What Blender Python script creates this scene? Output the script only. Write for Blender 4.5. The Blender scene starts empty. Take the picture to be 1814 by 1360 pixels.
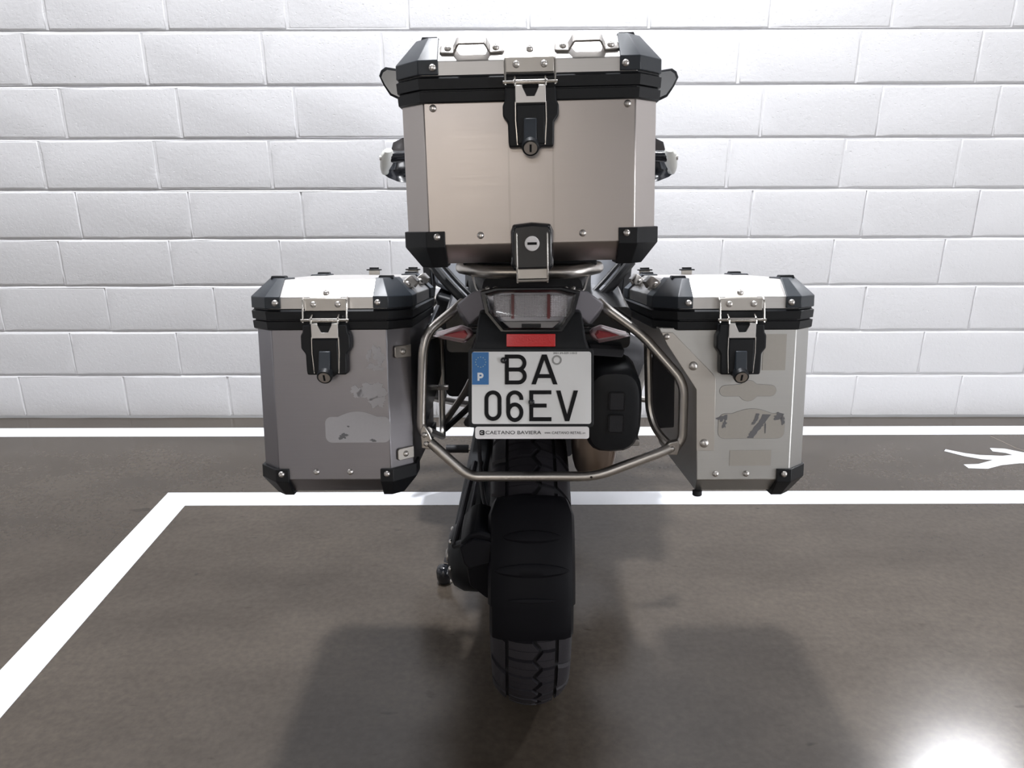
import bpy, bmesh, math, random
from mathutils import Vector, Matrix
random.seed(7)
C = bpy.context.scene.collection
SC = bpy.context.scene
PI = math.pi
# ------------------------------------------------------------------ camera
PITCH, YAW, ROLL, ZC = 0.319486, -0.004215, -0.002442, 1.2464
def cam_axis(v):
    x, y, z = v
    Y = math.cos(PITCH)*y + math.sin(PITCH)*z
    Z = -math.sin(PITCH)*y + math.cos(PITCH)*z
    return Vector((math.cos(YAW)*x + math.sin(YAW)*Y, -math.sin(YAW)*x + math.cos(YAW)*Y, Z))
_c, _s = math.cos(ROLL), math.sin(ROLL)
_right, _up, _fwd = cam_axis((_c, 0, _s)), cam_axis((-_s, 0, _c)), cam_axis((0, 1, 0))
cam = bpy.data.objects.new('camera', bpy.data.cameras.new('camera'))
C.objects.link(cam)
m = Matrix.Identity(4)
for i in range(3):
    m[i][0], m[i][1], m[i][2] = _right[i], _up[i], -_fwd[i]
m.translation = Vector((0, 0, ZC))
cam.matrix_world = m
cam.data.sensor_width = 36.0
cam.data.lens = 1380.0/1814*36
cam.data.clip_start = 0.02
SC.camera = cam
# ------------------------------------------------------------------ light
SC.view_settings.view_transform = 'Standard'
SC.view_settings.look = 'None'
SC.view_settings.gamma = 1
SC.view_settings.use_curve_mapping = False
SC.view_settings.exposure = 0.12
w = bpy.data.worlds.new('world'); SC.world = w; w.use_nodes = True
w.node_tree.nodes['Background'].inputs[0].default_value = (0.9, 0.93, 1.0, 1)
w.node_tree.nodes['Background'].inputs[1].default_value = 0.02
CEIL, LOW_Z = 5.50, 2.74
def lamp(name, x, y, sx, sy, power, col, z=CEIL-0.06):
    l = bpy.data.lights.new(name, 'AREA'); l.shape = 'RECTANGLE'; l.size = sx; l.size_y = sy
    l.energy = power; l.color = col
    o = bpy.data.objects.new(name, l); o.location = (x, y, z); C.objects.link(o)
    return o
COOL = (0.975, 0.99, 1.03); WARM = (1.0, 0.89, 0.76)
lamp('ceiling_lamp_light', -0.38, 2.05, 0.24, 0.24, 275, COOL)
glare = lamp('floor_glare_light', 2.20, 3.00, 0.24, 0.24, 3.0, COOL, 2.05)              # assumed source out of frame, beam narrowed to make the floor glare
glare.data.spread = math.radians(44); glare.rotation_euler = Vector((-1.35, -1.75, -2.05)).to_track_quat('-Z', 'Y').to_euler()
lamp('unseen_area_light', 0.60, 2.50, 0.60, 0.20, 15, COOL, LOW_Z)  # added to brighten the top centre of the wall
lamp('ceiling_lamp_light', 3.40, 2.00, 0.26, 0.30, 42, COOL)
lamp('ceiling_lamp_light', -3.40, 2.00, 0.26, 0.30, 50, COOL)
lamp('unseen_area_light', -5.60, 1.00, 0.30, 1.20, 20, COOL, LOW_Z)  # fill added so the left chamfers of the cases reflect brighter
lamp('unseen_area_light', 6.20, 1.00, 0.30, 1.20, 60, COOL, LOW_Z)  # same kind of added fill, for the right chamfers
lamp('unseen_area_light', -0.70, -2.60, 1.20, 0.30, 22, COOL, LOW_Z)  # rear fill added to brighten the plate
lamp('unseen_area_light', 3.20, -2.80, 1.20, 0.30, 38, COOL, LOW_Z)  # fill added behind on the right, mainly for the wall
lamp('unseen_area_light', -0.95, -7.6, 1.40, 0.40, 112, WARM, LOW_Z)
lamp('unseen_area_light', 3.60, -7.2, 1.40, 0.40, 56, COOL, LOW_Z)
lamp('unseen_area_light', -4.60, -7.8, 1.40, 0.40, 20, COOL, LOW_Z)
side_fill = lamp('side_fill_light', 7.30, -2.6, 2.8, 2.0, 230, COOL, 1.35)      # unseen fill panel added to lift the right of the wall
side_fill.rotation_euler = (math.radians(90), 0, math.radians(70))

# ------------------------------------------------------------------ materials
def nt(name):
    m = bpy.data.materials.new(name); m.use_nodes = True
    return m, m.node_tree, m.node_tree.nodes['Principled BSDF']
def simple(name, col, rough=0.5, metal=0.0, spec=0.5, bump=0.0, bscale=300, coat=0.0):
    m, t, b = nt(name)
    b.inputs['Base Color'].default_value = (*col, 1); b.inputs['Roughness'].default_value = rough
    b.inputs['Metallic'].default_value = metal; b.inputs['Specular IOR Level'].default_value = spec
    b.inputs['Coat Weight'].default_value = coat; b.inputs['Coat Roughness'].default_value = 0.08
    tc = t.nodes.new('ShaderNodeTexCoord')
    n = t.nodes.new('ShaderNodeTexNoise'); n.inputs['Scale'].default_value = bscale; n.inputs['Detail'].default_value = 3
    t.links.new(tc.outputs['Object'], n.inputs['Vector'])
    mr = t.nodes.new('ShaderNodeMapRange'); mr.inputs['To Min'].default_value = rough*0.85; mr.inputs['To Max'].default_value = min(1, rough*1.15)
    t.links.new(n.outputs['Fac'], mr.inputs['Value']); t.links.new(mr.outputs['Result'], b.inputs['Roughness'])
    if bump:
        bp = t.nodes.new('ShaderNodeBump'); bp.inputs['Strength'].default_value = bump; bp.inputs['Distance'].default_value = 0.001
        t.links.new(n.outputs['Fac'], bp.inputs['Height']); t.links.new(bp.outputs['Normal'], b.inputs['Normal'])
    return m
def aluminium(name, col, rough, stretch=(1.5, 1.5, 120), vary=0.10):
    m, t, b = nt(name)
    b.inputs['Metallic'].default_value = 1.0
    tc = t.nodes.new('ShaderNodeTexCoord'); mp = t.nodes.new('ShaderNodeMapping'); mp.inputs['Scale'].default_value = stretch
    t.links.new(tc.outputs['Object'], mp.inputs['Vector'])
    n = t.nodes.new('ShaderNodeTexNoise'); n.inputs['Scale'].default_value = 6; n.inputs['Detail'].default_value = 4
    t.links.new(mp.outputs['Vector'], n.inputs['Vector'])
    n2 = t.nodes.new('ShaderNodeTexNoise'); n2.inputs['Scale'].default_value = 9; n2.inputs['Detail'].default_value = 5
    t.links.new(tc.outputs['Object'], n2.inputs['Vector'])
    mx = t.nodes.new('ShaderNodeMix'); mx.data_type = 'FLOAT'; mx.inputs[0].default_value = 0.5
    t.links.new(n.outputs['Fac'], mx.inputs[2]); t.links.new(n2.outputs['Fac'], mx.inputs[3])
    mr = t.nodes.new('ShaderNodeMapRange'); mr.inputs['From Min'].default_value = 0.3; mr.inputs['From Max'].default_value = 0.7
    mr.inputs['To Min'].default_value = rough-0.025; mr.inputs['To Max'].default_value = rough+0.03
    t.links.new(mx.outputs[0], mr.inputs['Value']); t.links.new(mr.outputs['Result'], b.inputs['Roughness'])
    cr = t.nodes.new('ShaderNodeMix'); cr.data_type = 'RGBA'
    cr.inputs[6].default_value = (*[c*(1-vary) for c in col], 1); cr.inputs[7].default_value = (*[min(1, c*(1+vary)) for c in col], 1)
    t.links.new(mx.outputs[0], cr.inputs[0]); t.links.new(cr.outputs[2], b.inputs['Base Color'])
    bp = t.nodes.new('ShaderNodeBump'); bp.inputs['Strength'].default_value = 0.010; bp.inputs['Distance'].default_value = 0.001
    t.links.new(n.outputs['Fac'], bp.inputs['Height']); t.links.new(bp.outputs['Normal'], b.inputs['Normal'])
    return m
M = {}
M['alu_top'] = aluminium('aluminium_top', (0.50, 0.462, 0.442), 0.32, (1.2, 1.2, 90), 0.04)
M['alu_left_dim'] = aluminium('aluminium_left_dim', (0.335, 0.325, 0.345), 0.36)  # same metal, base darkened to stand in for its dim reflections
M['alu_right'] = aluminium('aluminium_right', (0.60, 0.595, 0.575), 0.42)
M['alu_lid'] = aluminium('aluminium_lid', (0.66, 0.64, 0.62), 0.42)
M['alu_plate'] = aluminium('aluminium_plate', (0.58, 0.55, 0.51), 0.45)
M['alu_handle'] = aluminium('aluminium_handle', (0.40, 0.38, 0.36), 0.42)
M['alu_streak'] = aluminium('water_streak', (0.45, 0.415, 0.395), 0.32)
M['steel'] = aluminium('steel_tube', (0.64, 0.61, 0.575), 0.335, (4, 4, 4), 0.05)
M['chrome'] = simple('bright_steel', (0.80, 0.77, 0.72), 0.22, 1.0)
M['bolt'] = simple('bolt_steel', (0.74, 0.71, 0.68), 0.34, 1.0)
M['black'] = simple('black_plastic', (0.009, 0.010, 0.012), 0.45, spec=0.32, bump=0.15, bscale=900)
M['cap'] = simple('black_cap_plastic', (0.020, 0.026, 0.034), 0.40, bump=0.10, bscale=900)
M['gloss'] = simple('glossy_black', (0.010, 0.011, 0.014), 0.18, coat=0.3)
M['rubber'] = simple('rubber', (0.013, 0.013, 0.016), 0.62, bump=0.2, bscale=400)
M['tread'] = simple('tread_rubber', (0.022, 0.020, 0.025), 0.55, bump=0.25, bscale=350)
M['hugger'] = simple('mudguard_plastic', (0.006, 0.006, 0.008), 0.5, spec=0.12, bump=0.08, bscale=700)
M['grey'] = simple('grey_paint', (0.25, 0.24, 0.265), 0.35, 0.3, coat=0.3)
M['darkgrey'] = simple('dark_grey_cast', (0.045, 0.045, 0.05), 0.5, 0.4, bump=0.2, bscale=200)
M['silver'] = simple('silver_paint', (0.74, 0.78, 0.85), 0.35, 0.0, coat=0.3)
M['cast'] = simple('cast_aluminium', (0.42, 0.40, 0.38), 0.42, 0.8, bump=0.2, bscale=150)
M['plate'] = simple('plate_white', (0.82, 0.82, 0.81), 0.35)
M['strip'] = simple('strip_white', (0.86, 0.84, 0.84), 0.35)
M['ink'] = simple('plate_ink', (0.008, 0.008, 0.009), 0.6, spec=0.2)
M['blue'] = simple('plate_blue', (0.010, 0.15, 0.42), 0.35)
M['whiteink'] = simple('white_ink', (0.80, 0.83, 0.86), 0.4)
M['starink'] = simple('star_ink', (0.45, 0.62, 0.55), 0.4)
M['ring'] = simple('ring_grey', (0.30, 0.30, 0.29), 0.4)
M['red'] = simple('red_reflector', (0.62, 0.012, 0.014), 0.30, bump=0.5, bscale=500, coat=0.5)
M['darkred'] = simple('dark_red_lens', (0.16, 0.012, 0.014), 0.2)
M['pinkred'] = simple('red_insert', (0.50, 0.03, 0.05), 0.3)
M['gold'] = simple('gold_brake', (0.42, 0.26, 0.07), 0.4, 0.7)
M['seat'] = simple('seat_vinyl', (0.014, 0.014, 0.016), 0.55, bump=0.4, bscale=500)
M['guardwhite'] = simple('white_guard', (0.72, 0.72, 0.68), 0.4)
M['smoke'] = simple('smoked_plastic', (0.10, 0.09, 0.09), 0.3)
M['stain'] = simple('sticker_residue', (0.56, 0.55, 0.57), 0.62, 0.55, bump=0.2, bscale=200)
M['stain_light'] = simple('pale_residue', (0.50, 0.475, 0.435), 0.55, 0.75, bump=0.1, bscale=200)
M['stain_dark'] = simple('dark_residue', (0.20, 0.20, 0.21), 0.6, 0.3)
M['reflectorcell'] = simple('lamp_reflector', (0.90, 0.88, 0.88), 0.22, 0.25)
M['lampback'] = simple('lamp_back', (0.78, 0.68, 0.70), 0.3, 0.2)
M['lampgrey'] = simple('lamp_grey', (0.34, 0.34, 0.36), 0.25, 0.6)
M['exhaust'] = aluminium('exhaust_steel', (0.30, 0.24, 0.20), 0.36, (10, 10, 10), 0.15)
def mirror_mat():
    m, t, b = nt('mirror_glass'); b.inputs['Metallic'].default_value = 1; b.inputs['Roughness'].default_value = 0.03
    b.inputs['Base Color'].default_value = (0.44, 0.46, 0.48, 1); return m
M['mirror'] = mirror_mat()
def clear(name, tint, alpha):
    m = bpy.data.materials.new(name); m.use_nodes = True; t = m.node_tree
    for n in list(t.nodes):
        if n.type != 'OUTPUT_MATERIAL': t.nodes.remove(n)
    out = [n for n in t.nodes if n.type == 'OUTPUT_MATERIAL'][0]
    tr = t.nodes.new('ShaderNodeBsdfTransparent'); tr.inputs[0].default_value = (*tint, 1)
    gl = t.nodes.new('ShaderNodeBsdfGlossy'); gl.inputs['Color'].default_value = (0.9, 0.9, 0.9, 1); gl.inputs['Roughness'].default_value = 0.08
    fr = t.nodes.new('ShaderNodeFresnel'); fr.inputs[0].default_value = 1.5
    ad = t.nodes.new('ShaderNodeMath'); ad.operation = 'ADD'; ad.use_clamp = True; ad.inputs[1].default_value = alpha
    t.links.new(fr.outputs[0], ad.inputs[0])
    mx = t.nodes.new('ShaderNodeMixShader'); t.links.new(ad.outputs[0], mx.inputs[0])
    t.links.new(tr.outputs[0], mx.inputs[1]); t.links.new(gl.outputs[0], mx.inputs[2]); t.links.new(mx.outputs[0], out.inputs[0])
    return m
M['lens'] = clear('clear_lens', (0.93, 0.93, 0.94), 0.03)
M['pinklens'] = clear('pinkish_lens', (0.95, 0.84, 0.86), 0.06)
M['smokelens'] = clear('smoked_screen', (0.45, 0.45, 0.47), 0.10)
def floor_mat():
    m, t, b = nt('sealed_concrete')
    tc = t.nodes.new('ShaderNodeTexCoord')
    def noise(s, d, scale=(1, 1, 1), r=0.55):
        mp = t.nodes.new('ShaderNodeMapping'); mp.inputs['Scale'].default_value = scale
        t.links.new(tc.outputs['Object'], mp.inputs['Vector'])
        n = t.nodes.new('ShaderNodeTexNoise'); n.inputs['Scale'].default_value = s; n.inputs['Detail'].default_value = d; n.inputs['Roughness'].default_value = r
        t.links.new(mp.outputs['Vector'], n.inputs['Vector']); return n
    big = noise(1.3, 6, (1, 1.8, 1), 0.6); fine = noise(60, 5); spot = noise(9, 3, (1, 2.2, 1), 0.5)
    r1 = t.nodes.new('ShaderNodeValToRGB')
    e = r1.color_ramp.elements
    e[0].position = 0.28; e[0].color = (0.0455, 0.0360, 0.0278, 1); e[1].position = 0.72; e[1].color = (0.091, 0.0747, 0.059, 1)
    t.links.new(big.outputs['Fac'], r1.inputs['Fac'])
    r2 = t.nodes.new('ShaderNodeValToRGB'); e = r2.color_ramp.elements
    e[0].position = 0.30; e[0].color = (0.82, 0.82, 0.82, 1); e[1].position = 0.70; e[1].color = (1.12, 1.12, 1.12, 1)
    t.links.new(fine.outputs['Fac'], r2.inputs['Fac'])
    mu = t.nodes.new('ShaderNodeMix'); mu.data_type = 'RGBA'; mu.blend_type = 'MULTIPLY'; mu.inputs[0].default_value = 1
    t.links.new(r1.outputs['Color'], mu.inputs[6]); t.links.new(r2.outputs['Color'], mu.inputs[7])
    r3 = t.nodes.new('ShaderNodeValToRGB'); e = r3.color_ramp.elements
    e[0].position = 0.24; e[0].color = (0.45, 0.42, 0.40, 1); e[1].position = 0.31; e[1].color = (1, 1, 1, 1)
    t.links.new(spot.outputs['Fac'], r3.inputs['Fac'])
    m2 = t.nodes.new('ShaderNodeMix'); m2.data_type = 'RGBA'; m2.blend_type = 'MULTIPLY'; m2.inputs[0].default_value = 1
    t.links.new(mu.outputs[2], m2.inputs[6]); t.links.new(r3.outputs['Color'], m2.inputs[7])
    t.links.new(m2.outputs[2], b.inputs['Base Color'])
    rr = t.nodes.new('ShaderNodeMapRange'); rr.inputs['To Min'].default_value = 0.13; rr.inputs['To Max'].default_value = 0.26
    t.links.new(big.outputs['Fac'], rr.inputs['Value']); t.links.new(rr.outputs['Result'], b.inputs['Roughness'])
    b.inputs['Specular IOR Level'].default_value = 0.5
    bp = t.nodes.new('ShaderNodeBump'); bp.inputs['Strength'].default_value = 0.08; bp.inputs['Distance'].default_value = 0.001
    t.links.new(fine.outputs['Fac'], bp.inputs['Height']); t.links.new(bp.outputs['Normal'], b.inputs['Normal'])
    return m
M['floor'] = floor_mat()
def block_mat(name, col, strength):
    m, t, b = nt(name)
    b.inputs['Base Color'].default_value = (*col, 1); b.inputs['Roughness'].default_value = 0.55
    g = t.nodes.new('ShaderNodeNewGeometry')
    n = t.nodes.new('ShaderNodeTexNoise'); n.inputs['Scale'].default_value = 55; n.inputs['Detail'].default_value = 6; n.inputs['Roughness'].default_value = 0.62
    t.links.new(g.outputs['Position'], n.inputs['Vector'])
    v = t.nodes.new('ShaderNodeTexNoise'); v.inputs['Scale'].default_value = 85; v.inputs['Detail'].default_value = 3
    mp = t.nodes.new('ShaderNodeMapping'); mp.inputs['Scale'].default_value = (1, 1, 1.7); t.links.new(g.outputs['Position'], mp.inputs['Vector'])
    t.links.new(mp.outputs['Vector'], v.inputs['Vector'])
    pore = t.nodes.new('ShaderNodeValToRGB'); e = pore.color_ramp.elements
    e[0].position = 0.30; e[0].color = (0, 0, 0, 1); e[1].position = 0.38; e[1].color = (1, 1, 1, 1)
    t.links.new(v.outputs['Fac'], pore.inputs['Fac'])
    ad = t.nodes.new('ShaderNodeMath'); ad.operation = 'MULTIPLY_ADD'; ad.inputs[1].default_value = 0.9
    t.links.new(pore.outputs['Color'], ad.inputs[0]); t.links.new(n.outputs['Fac'], ad.inputs[2])
    bp = t.nodes.new('ShaderNodeBump'); bp.inputs['Strength'].default_value = strength; bp.inputs['Distance'].default_value = 0.004
    t.links.new(ad.outputs[0], bp.inputs['Height']); t.links.new(bp.outputs['Normal'], b.inputs['Normal'])
    return m
M['block'] = block_mat('painted_block', (0.85, 0.85, 0.865), 0.30)
M['mortar'] = block_mat('painted_mortar', (0.85, 0.85, 0.865), 0.30)
M['grime'] = simple('dirty_mortar', (0.22, 0.22, 0.22), 0.8)
M['wallplain'] = simple('plain_wall_paint', (0.70, 0.69, 0.68), 0.7, bump=0.2, bscale=60)
M['ceiling'] = simple('ceiling_concrete', (0.28, 0.27, 0.26), 0.8, bump=0.2, bscale=40)
M['line'] = simple('road_paint', (0.86, 0.88, 0.92), 0.42, bump=0.25, bscale=120)
M['crack'] = simple('filled_crack', (0.22, 0.19, 0.165), 0.5)

# ------------------------------------------------------------------ geometry helpers
class G:
    def __init__(s): s.v = []; s.f = []
    def add(s, vs, fs, T=None):
        k = len(s.v)
        s.v += [tuple(T @ Vector(p)) if T is not None else tuple(p) for p in vs]
        s.f += [tuple(i+k for i in f) for f in fs]; return s
    def box(s, x0, x1, y0, y1, z0, z1, T=None):
        vs = [(x, y, z) for z in (z0, z1) for y in (y0, y1) for x in (x0, x1)]
        return s.add(vs, [(0, 2, 3, 1), (4, 5, 7, 6), (0, 1, 5, 4), (2, 6, 7, 3), (0, 4, 6, 2), (1, 3, 7, 5)], T)
    def loft(s, rings, cap=True, closed=True, T=None):
        n = len(rings[0]); vs = [p for r in rings for p in r]; fs = []
        for i in range(len(rings)-1):
            for j in range(n if closed else n-1):
                a, b = i*n+j, i*n+(j+1) % n
                fs.append((a, b, b+n, a+n))
        if cap:
            fs.append(tuple(range(n-1, -1, -1))); fs.append(tuple((len(rings)-1)*n+j for j in range(n)))
        return s.add(vs, fs, T)
    def prism(s, poly, y0, y1, T=None):          # poly in (x, z), extruded along y
        return s.loft([[(x, y0, z) for x, z in poly], [(x, y1, z) for x, z in poly]], T=T)
    def lathe(s, prof, axis='y', at=(0, 0, 0), seg=20, T=None, cap=True):   # prof (r, h)
        rings = []
        for r, h in prof:
            ring = []
            for k in range(seg):
                a = 2*PI*k/seg; c, d = r*math.cos(a), r*math.sin(a)
                p = {'y': (c, h, d), 'x': (h, c, d), 'z': (c, d, h)}[axis]
                ring.append((p[0]+at[0], p[1]+at[1], p[2]+at[2]))
            rings.append(ring)
        return s.loft(rings, cap=cap, T=T)
    def tube(s, pts, r, seg=10, fil=0.0, flat=1.0, T=None):
        pts = fillet([Vector(p) for p in pts], fil) if fil else [Vector(p) for p in pts]
        d0 = (pts[1]-pts[0]).normalized()
        u = d0.cross(Vector((0, 0, 1))) if abs(d0.z) < 0.9 else d0.cross(Vector((0, 1, 0)))
        u.normalize(); rings = []; prev = d0
        for i, p in enumerate(pts):
            a = (pts[i]-pts[i-1]).normalized() if i else d0
            b = (pts[i+1]-pts[i]).normalized() if i < len(pts)-1 else a
            d = (a+b).normalized() if (a+b).length > 1e-6 else a
            u = prev.rotation_difference(d) @ u; prev = d
            v = d.cross(u)
            rr = r[i] if isinstance(r, (list, tuple)) else r
            rings.append([tuple(p + u*rr*math.cos(2*PI*k/seg) + v*rr*flat*math.sin(2*PI*k/seg)) for k in range(seg)])
        return s.loft(rings, T=T)
def fillet(pts, R, n=5):
    out = [pts[0]]
    for i in range(1, len(pts)-1):
        p, a, b = pts[i], pts[i-1]-pts[i], pts[i+1]-pts[i]
        d = min(R, a.length*0.48, b.length*0.48)
        A, B = p+a.normalized()*d, p+b.normalized()*d
        for k in range(n+1):
            q = k/n; out.append(A*(1-q)**2 + p*2*q*(1-q) + B*q*q)
    out.append(pts[-1]); return out
def mesh_of(name, g, mat, smooth=35):
    me = bpy.data.meshes.new(name); me.from_pydata(g.v, [], g.f)
    bm = bmesh.new(); bm.from_mesh(me); bmesh.ops.recalc_face_normals(bm, faces=bm.faces); bm.to_mesh(me); bm.free()
    me.materials.append(mat)
    if smooth:
        me.shade_smooth(); me.set_sharp_from_angle(angle=math.radians(smooth))
    return me
def link(name, me, parent=None, bevel=0.0, seg=2):
    o = bpy.data.objects.new(name, me); C.objects.link(o)
    if parent is not None: o.parent = parent
    if bevel:
        b = o.modifiers.new('edge', 'BEVEL'); b.width = bevel; b.segments = seg; b.limit_method = 'ANGLE'; b.angle_limit = math.radians(28)
    return o
def build(name, g, mat, parent=None, bevel=0.0, smooth=35, seg=2):
    return link(name, mesh_of(name, g, mat, smooth), parent, bevel, seg)
def thing(name, label, cat, mat4, group=None):
    o = bpy.data.objects.new(name, None); C.objects.link(o); o.matrix_world = mat4; o.empty_display_size = 0.05
    o['label'] = label; o['category'] = cat
    if group: o['group'] = group
    return o
def structure(o): o['kind'] = 'structure'; return o
def frame(o, tilt, roll=0.0, yaw=0.0):
    t, r, w = (math.radians(a) for a in (tilt, roll, yaw))
    return Matrix.Translation(Vector(o)) @ Matrix.Rotation(-w, 4, 'Z') @ Matrix.Rotation(-r, 4, 'Y') @ Matrix.Rotation(-t, 4, 'X')
def clip(g, planes):
    bm = bmesh.new(); vs = [bm.verts.new(p) for p in g.v]
    for f in g.f: bm.faces.new([vs[i] for i in f])
    bmesh.ops.recalc_face_normals(bm, faces=bm.faces)
    for co, no in planes:
        r = bmesh.ops.bisect_plane(bm, geom=bm.verts[:]+bm.edges[:]+bm.faces[:], dist=1e-6, plane_co=co, plane_no=no, clear_outer=True)
        bmesh.ops.holes_fill(bm, edges=[e for e in bm.edges if e.is_boundary])
    o = G(); bm.verts.index_update(); o.v = [tuple(v.co) for v in bm.verts]; o.f = [tuple(v.index for v in f.verts) for f in bm.faces]
    bm.free(); return o

# ------------------------------------------------------------------ the room
WALL = 3.2935
XL, XR, YB = -7.0, 7.5, -10.0
floor = structure(build('floor', G().box(XL, XR, YB, WALL+0.2, -0.1, 0), M['floor'], smooth=0))
structure(build('ceiling', G().box(XL, XR, YB, WALL+0.2, CEIL, CEIL+0.1), M['ceiling'], smooth=0))
structure(build('wall_left', G().box(XL-0.1, XL, YB, WALL+0.2, 0, CEIL), M['wallplain'], smooth=0))
structure(build('wall_right', G().box(XR, XR+0.1, YB, WALL+0.2, 0, CEIL), M['wallplain'], smooth=0))
structure(build('wall_rear', G().box(XL, XR, YB-0.1, YB, 0, CEIL), M['wallplain'], smooth=0))
wall = structure(build('wall_back', G().box(XL, XR, WALL+0.012, WALL+0.2, 0, CEIL), M['mortar'], smooth=0))
BW, BH = 0.46603, 0.2
OFFS = [0.0528, 0.4134, 0.0556, 0.4017, 0.0479, 0.406, 0.1032, 0.3827, 0.1175]
def block_mesh(vgap, seed):
    rnd = random.Random(seed); g = G()
    x0, x1, z0, z1 = vgap/2, BW-vgap/2, 0.005, BH-0.006
    def ring(ins, y, jit):
        nx, nz = 9, 4; pts = []
        per = [(i/nx, 0) for i in range(nx)] + [(1, j/nz) for j in range(nz)] + [(1-i/nx, 1) for i in range(nx)] + [(0, 1-j/nz) for j in range(nz)]
        for u, q in per:
            pts.append((x0+ins+(x1-x0-2*ins)*u + rnd.uniform(-jit, jit), y, z0+ins+(z1-z0-2*ins)*q + rnd.uniform(-jit, jit)))
        return pts
    g.loft([ring(0.0, 0.010, 0), ring(0, 0.0035, 0.0007), ring(0.0022, 0.0006, 0.0009), ring(0.007, 0.0, 0.0006)], cap=False)
    k = len(g.v)-26; g.f.append(tuple(range(k, k+26)))
    return mesh_of('block', g, M['block'], 50)
BM_TIGHT = [block_mesh(0.0030, s) for s in range(4)]
BM_WIDE = [block_mesh(0.0080, s+10) for s in range(4)]
nblocks = 0
for row in range(-3, 9):
    off = OFFS[row] if row >= 0 else (0.05 if row % 2 == 0 else 0.41)
    z = (8-row)*BH
    k0 = math.floor((-5.1-off)/BW)
    for k in range(k0, k0+24):
        x = off+k*BW
        wide = row < 4
        me = random.choice(BM_WIDE if (wide and x < 0.9 or random.random() < 0.15) else BM_TIGHT)
        o = link('block', me, wall)
        o.location = (x, WALL + random.uniform(-0.0012, 0.0012), z + random.uniform(-0.0008, 0.0008)); nblocks += 1
    # the bed of mortar: flush between blocks, raked and sloping under each course
    g = G().box(-5.5, 5.9, WALL+0.0016 if row < 4 else WALL+0.0045, WALL+0.012, z+0.004, z+BH-0.004)
    build('mortar_bed', g, M['mortar'], wall, smooth=0)
    g = G(); n = 90; rings = []
    for i in range(n+1):
        x = -5.5+11.4*i/n; j = random.uniform(-0.0012, 0.0012); h = random.uniform(-0.001, 0.001)
        rings.append([(x, WALL+0.012, z-0.008), (x, WALL+0.0012+j*0.6, z-0.0070+h), (x, WALL+0.0046+j, z-0.0010+h), (x, WALL+0.0092, z+0.0040), (x, WALL+0.012, z+0.006)])
    if row < 8: build('mortar_joint', g.loft(rings), M['mortar'], wall, smooth=40)
g = G(); rings = []
for i in range(121):
    x = -5.5+11.4*i/120; a, b = random.uniform(0.002, 0.010), random.uniform(0.001, 0.006)
    rings.append([(x, WALL+0.012, 0.0), (x, WALL-0.004-b*0.8, 0.0), (x, WALL-0.002-b*0.2, 0.004+a*0.4), (x, WALL+0.004, 0.009+a*0.3)])
build('mortar_skirt', g.loft(rings), M['grime'], wall, smooth=40)

def strip(pts, wd, z=0.0012, h=0.0010):
    """flat stroke of width wd following pts on the floor, slightly thick, mitred"""
    P = [Vector((p[0], p[1], 0)) for p in pts]; L, R = [], []
    for i, p in enumerate(P):
        a = (P[i]-P[i-1]).normalized() if i else (P[1]-P[0]).normalized()
        b = (P[i+1]-P[i]).normalized() if i < len(P)-1 else a
        d = (a+b).normalized(); nrm = Vector((-d.y, d.x, 0)); k = 1/max(0.3, d.dot(a))
        ww = wd[i] if isinstance(wd, (list, tuple)) else wd
        L.append(p+nrm*ww/2*k); R.append(p-nrm*ww/2*k)
    g = G(); n = len(P)
    for i in range(n-1):
        q = [L[i], L[i+1], R[i+1], R[i]]
        vs = [(v.x, v.y, z-h) for v in q]+[(v.x, v.y, z) for v in q]
        g.add(vs, [(4, 5, 6, 7), (3, 2, 1, 0), (0, 1, 5, 4), (1, 2, 6, 5), (2, 3, 7, 6), (3, 0, 4, 7)])
    return g
build('parking_line', strip([(-1.1955, -4.0), (-1.1955, 2.4775), (5.0, 2.5065)], 0.1005), M['line'], floor, smooth=0)
build('parking_line', strip([(-6.5, 3.093), (0, 3.116), (6.5, 3.146)], 0.098), M['line'], floor, smooth=0)
g = strip([(1.735, 2.908), (1.79, 2.862), (1.84, 2.838), (1.93, 2.825), (2.06, 2.83)], [0.022, 0.034, 0.042, 0.05, 0.09])
g.v = [(x, y, z+.0003) for x, y, z in g.v]
g2 = strip([(1.925, 2.914), (1.975, 2.902), (2.02, 2.86), (2.12, 2.83)], [0.034, 0.046, 0.06, 0.10], 0.0009)
g.add(g2.v, g2.f)
g2 = strip([(1.735, 2.752), (1.80, 2.752), (1.87, 2.785), (1.95, 2.81), (2.06, 2.825)], [0.034, 0.044, 0.046, 0.06, 0.09], 0.0006); g.add(g2.v, g2.f)
g2 = strip([(2.04, 2.828), (2.22, 2.835), (2.42, 2.83)], [0.09, 0.12, 0.10], 0.0018); g.add(g2.v, g2.f)
g.lathe([(0.055, 0.0004), (0.055, 0.0012)], 'z', (2.53, 2.83, 0), 20)
build('painted_figure', g, M['line'], floor, smooth=0)
build('floor_crack', strip([(2.005, 3.06), (2.02, 3.0), (2.035, 2.93), (2.12, 2.80)], 0.006, 0.0006, 0.0005), M['crack'], floor, smooth=0)

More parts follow.
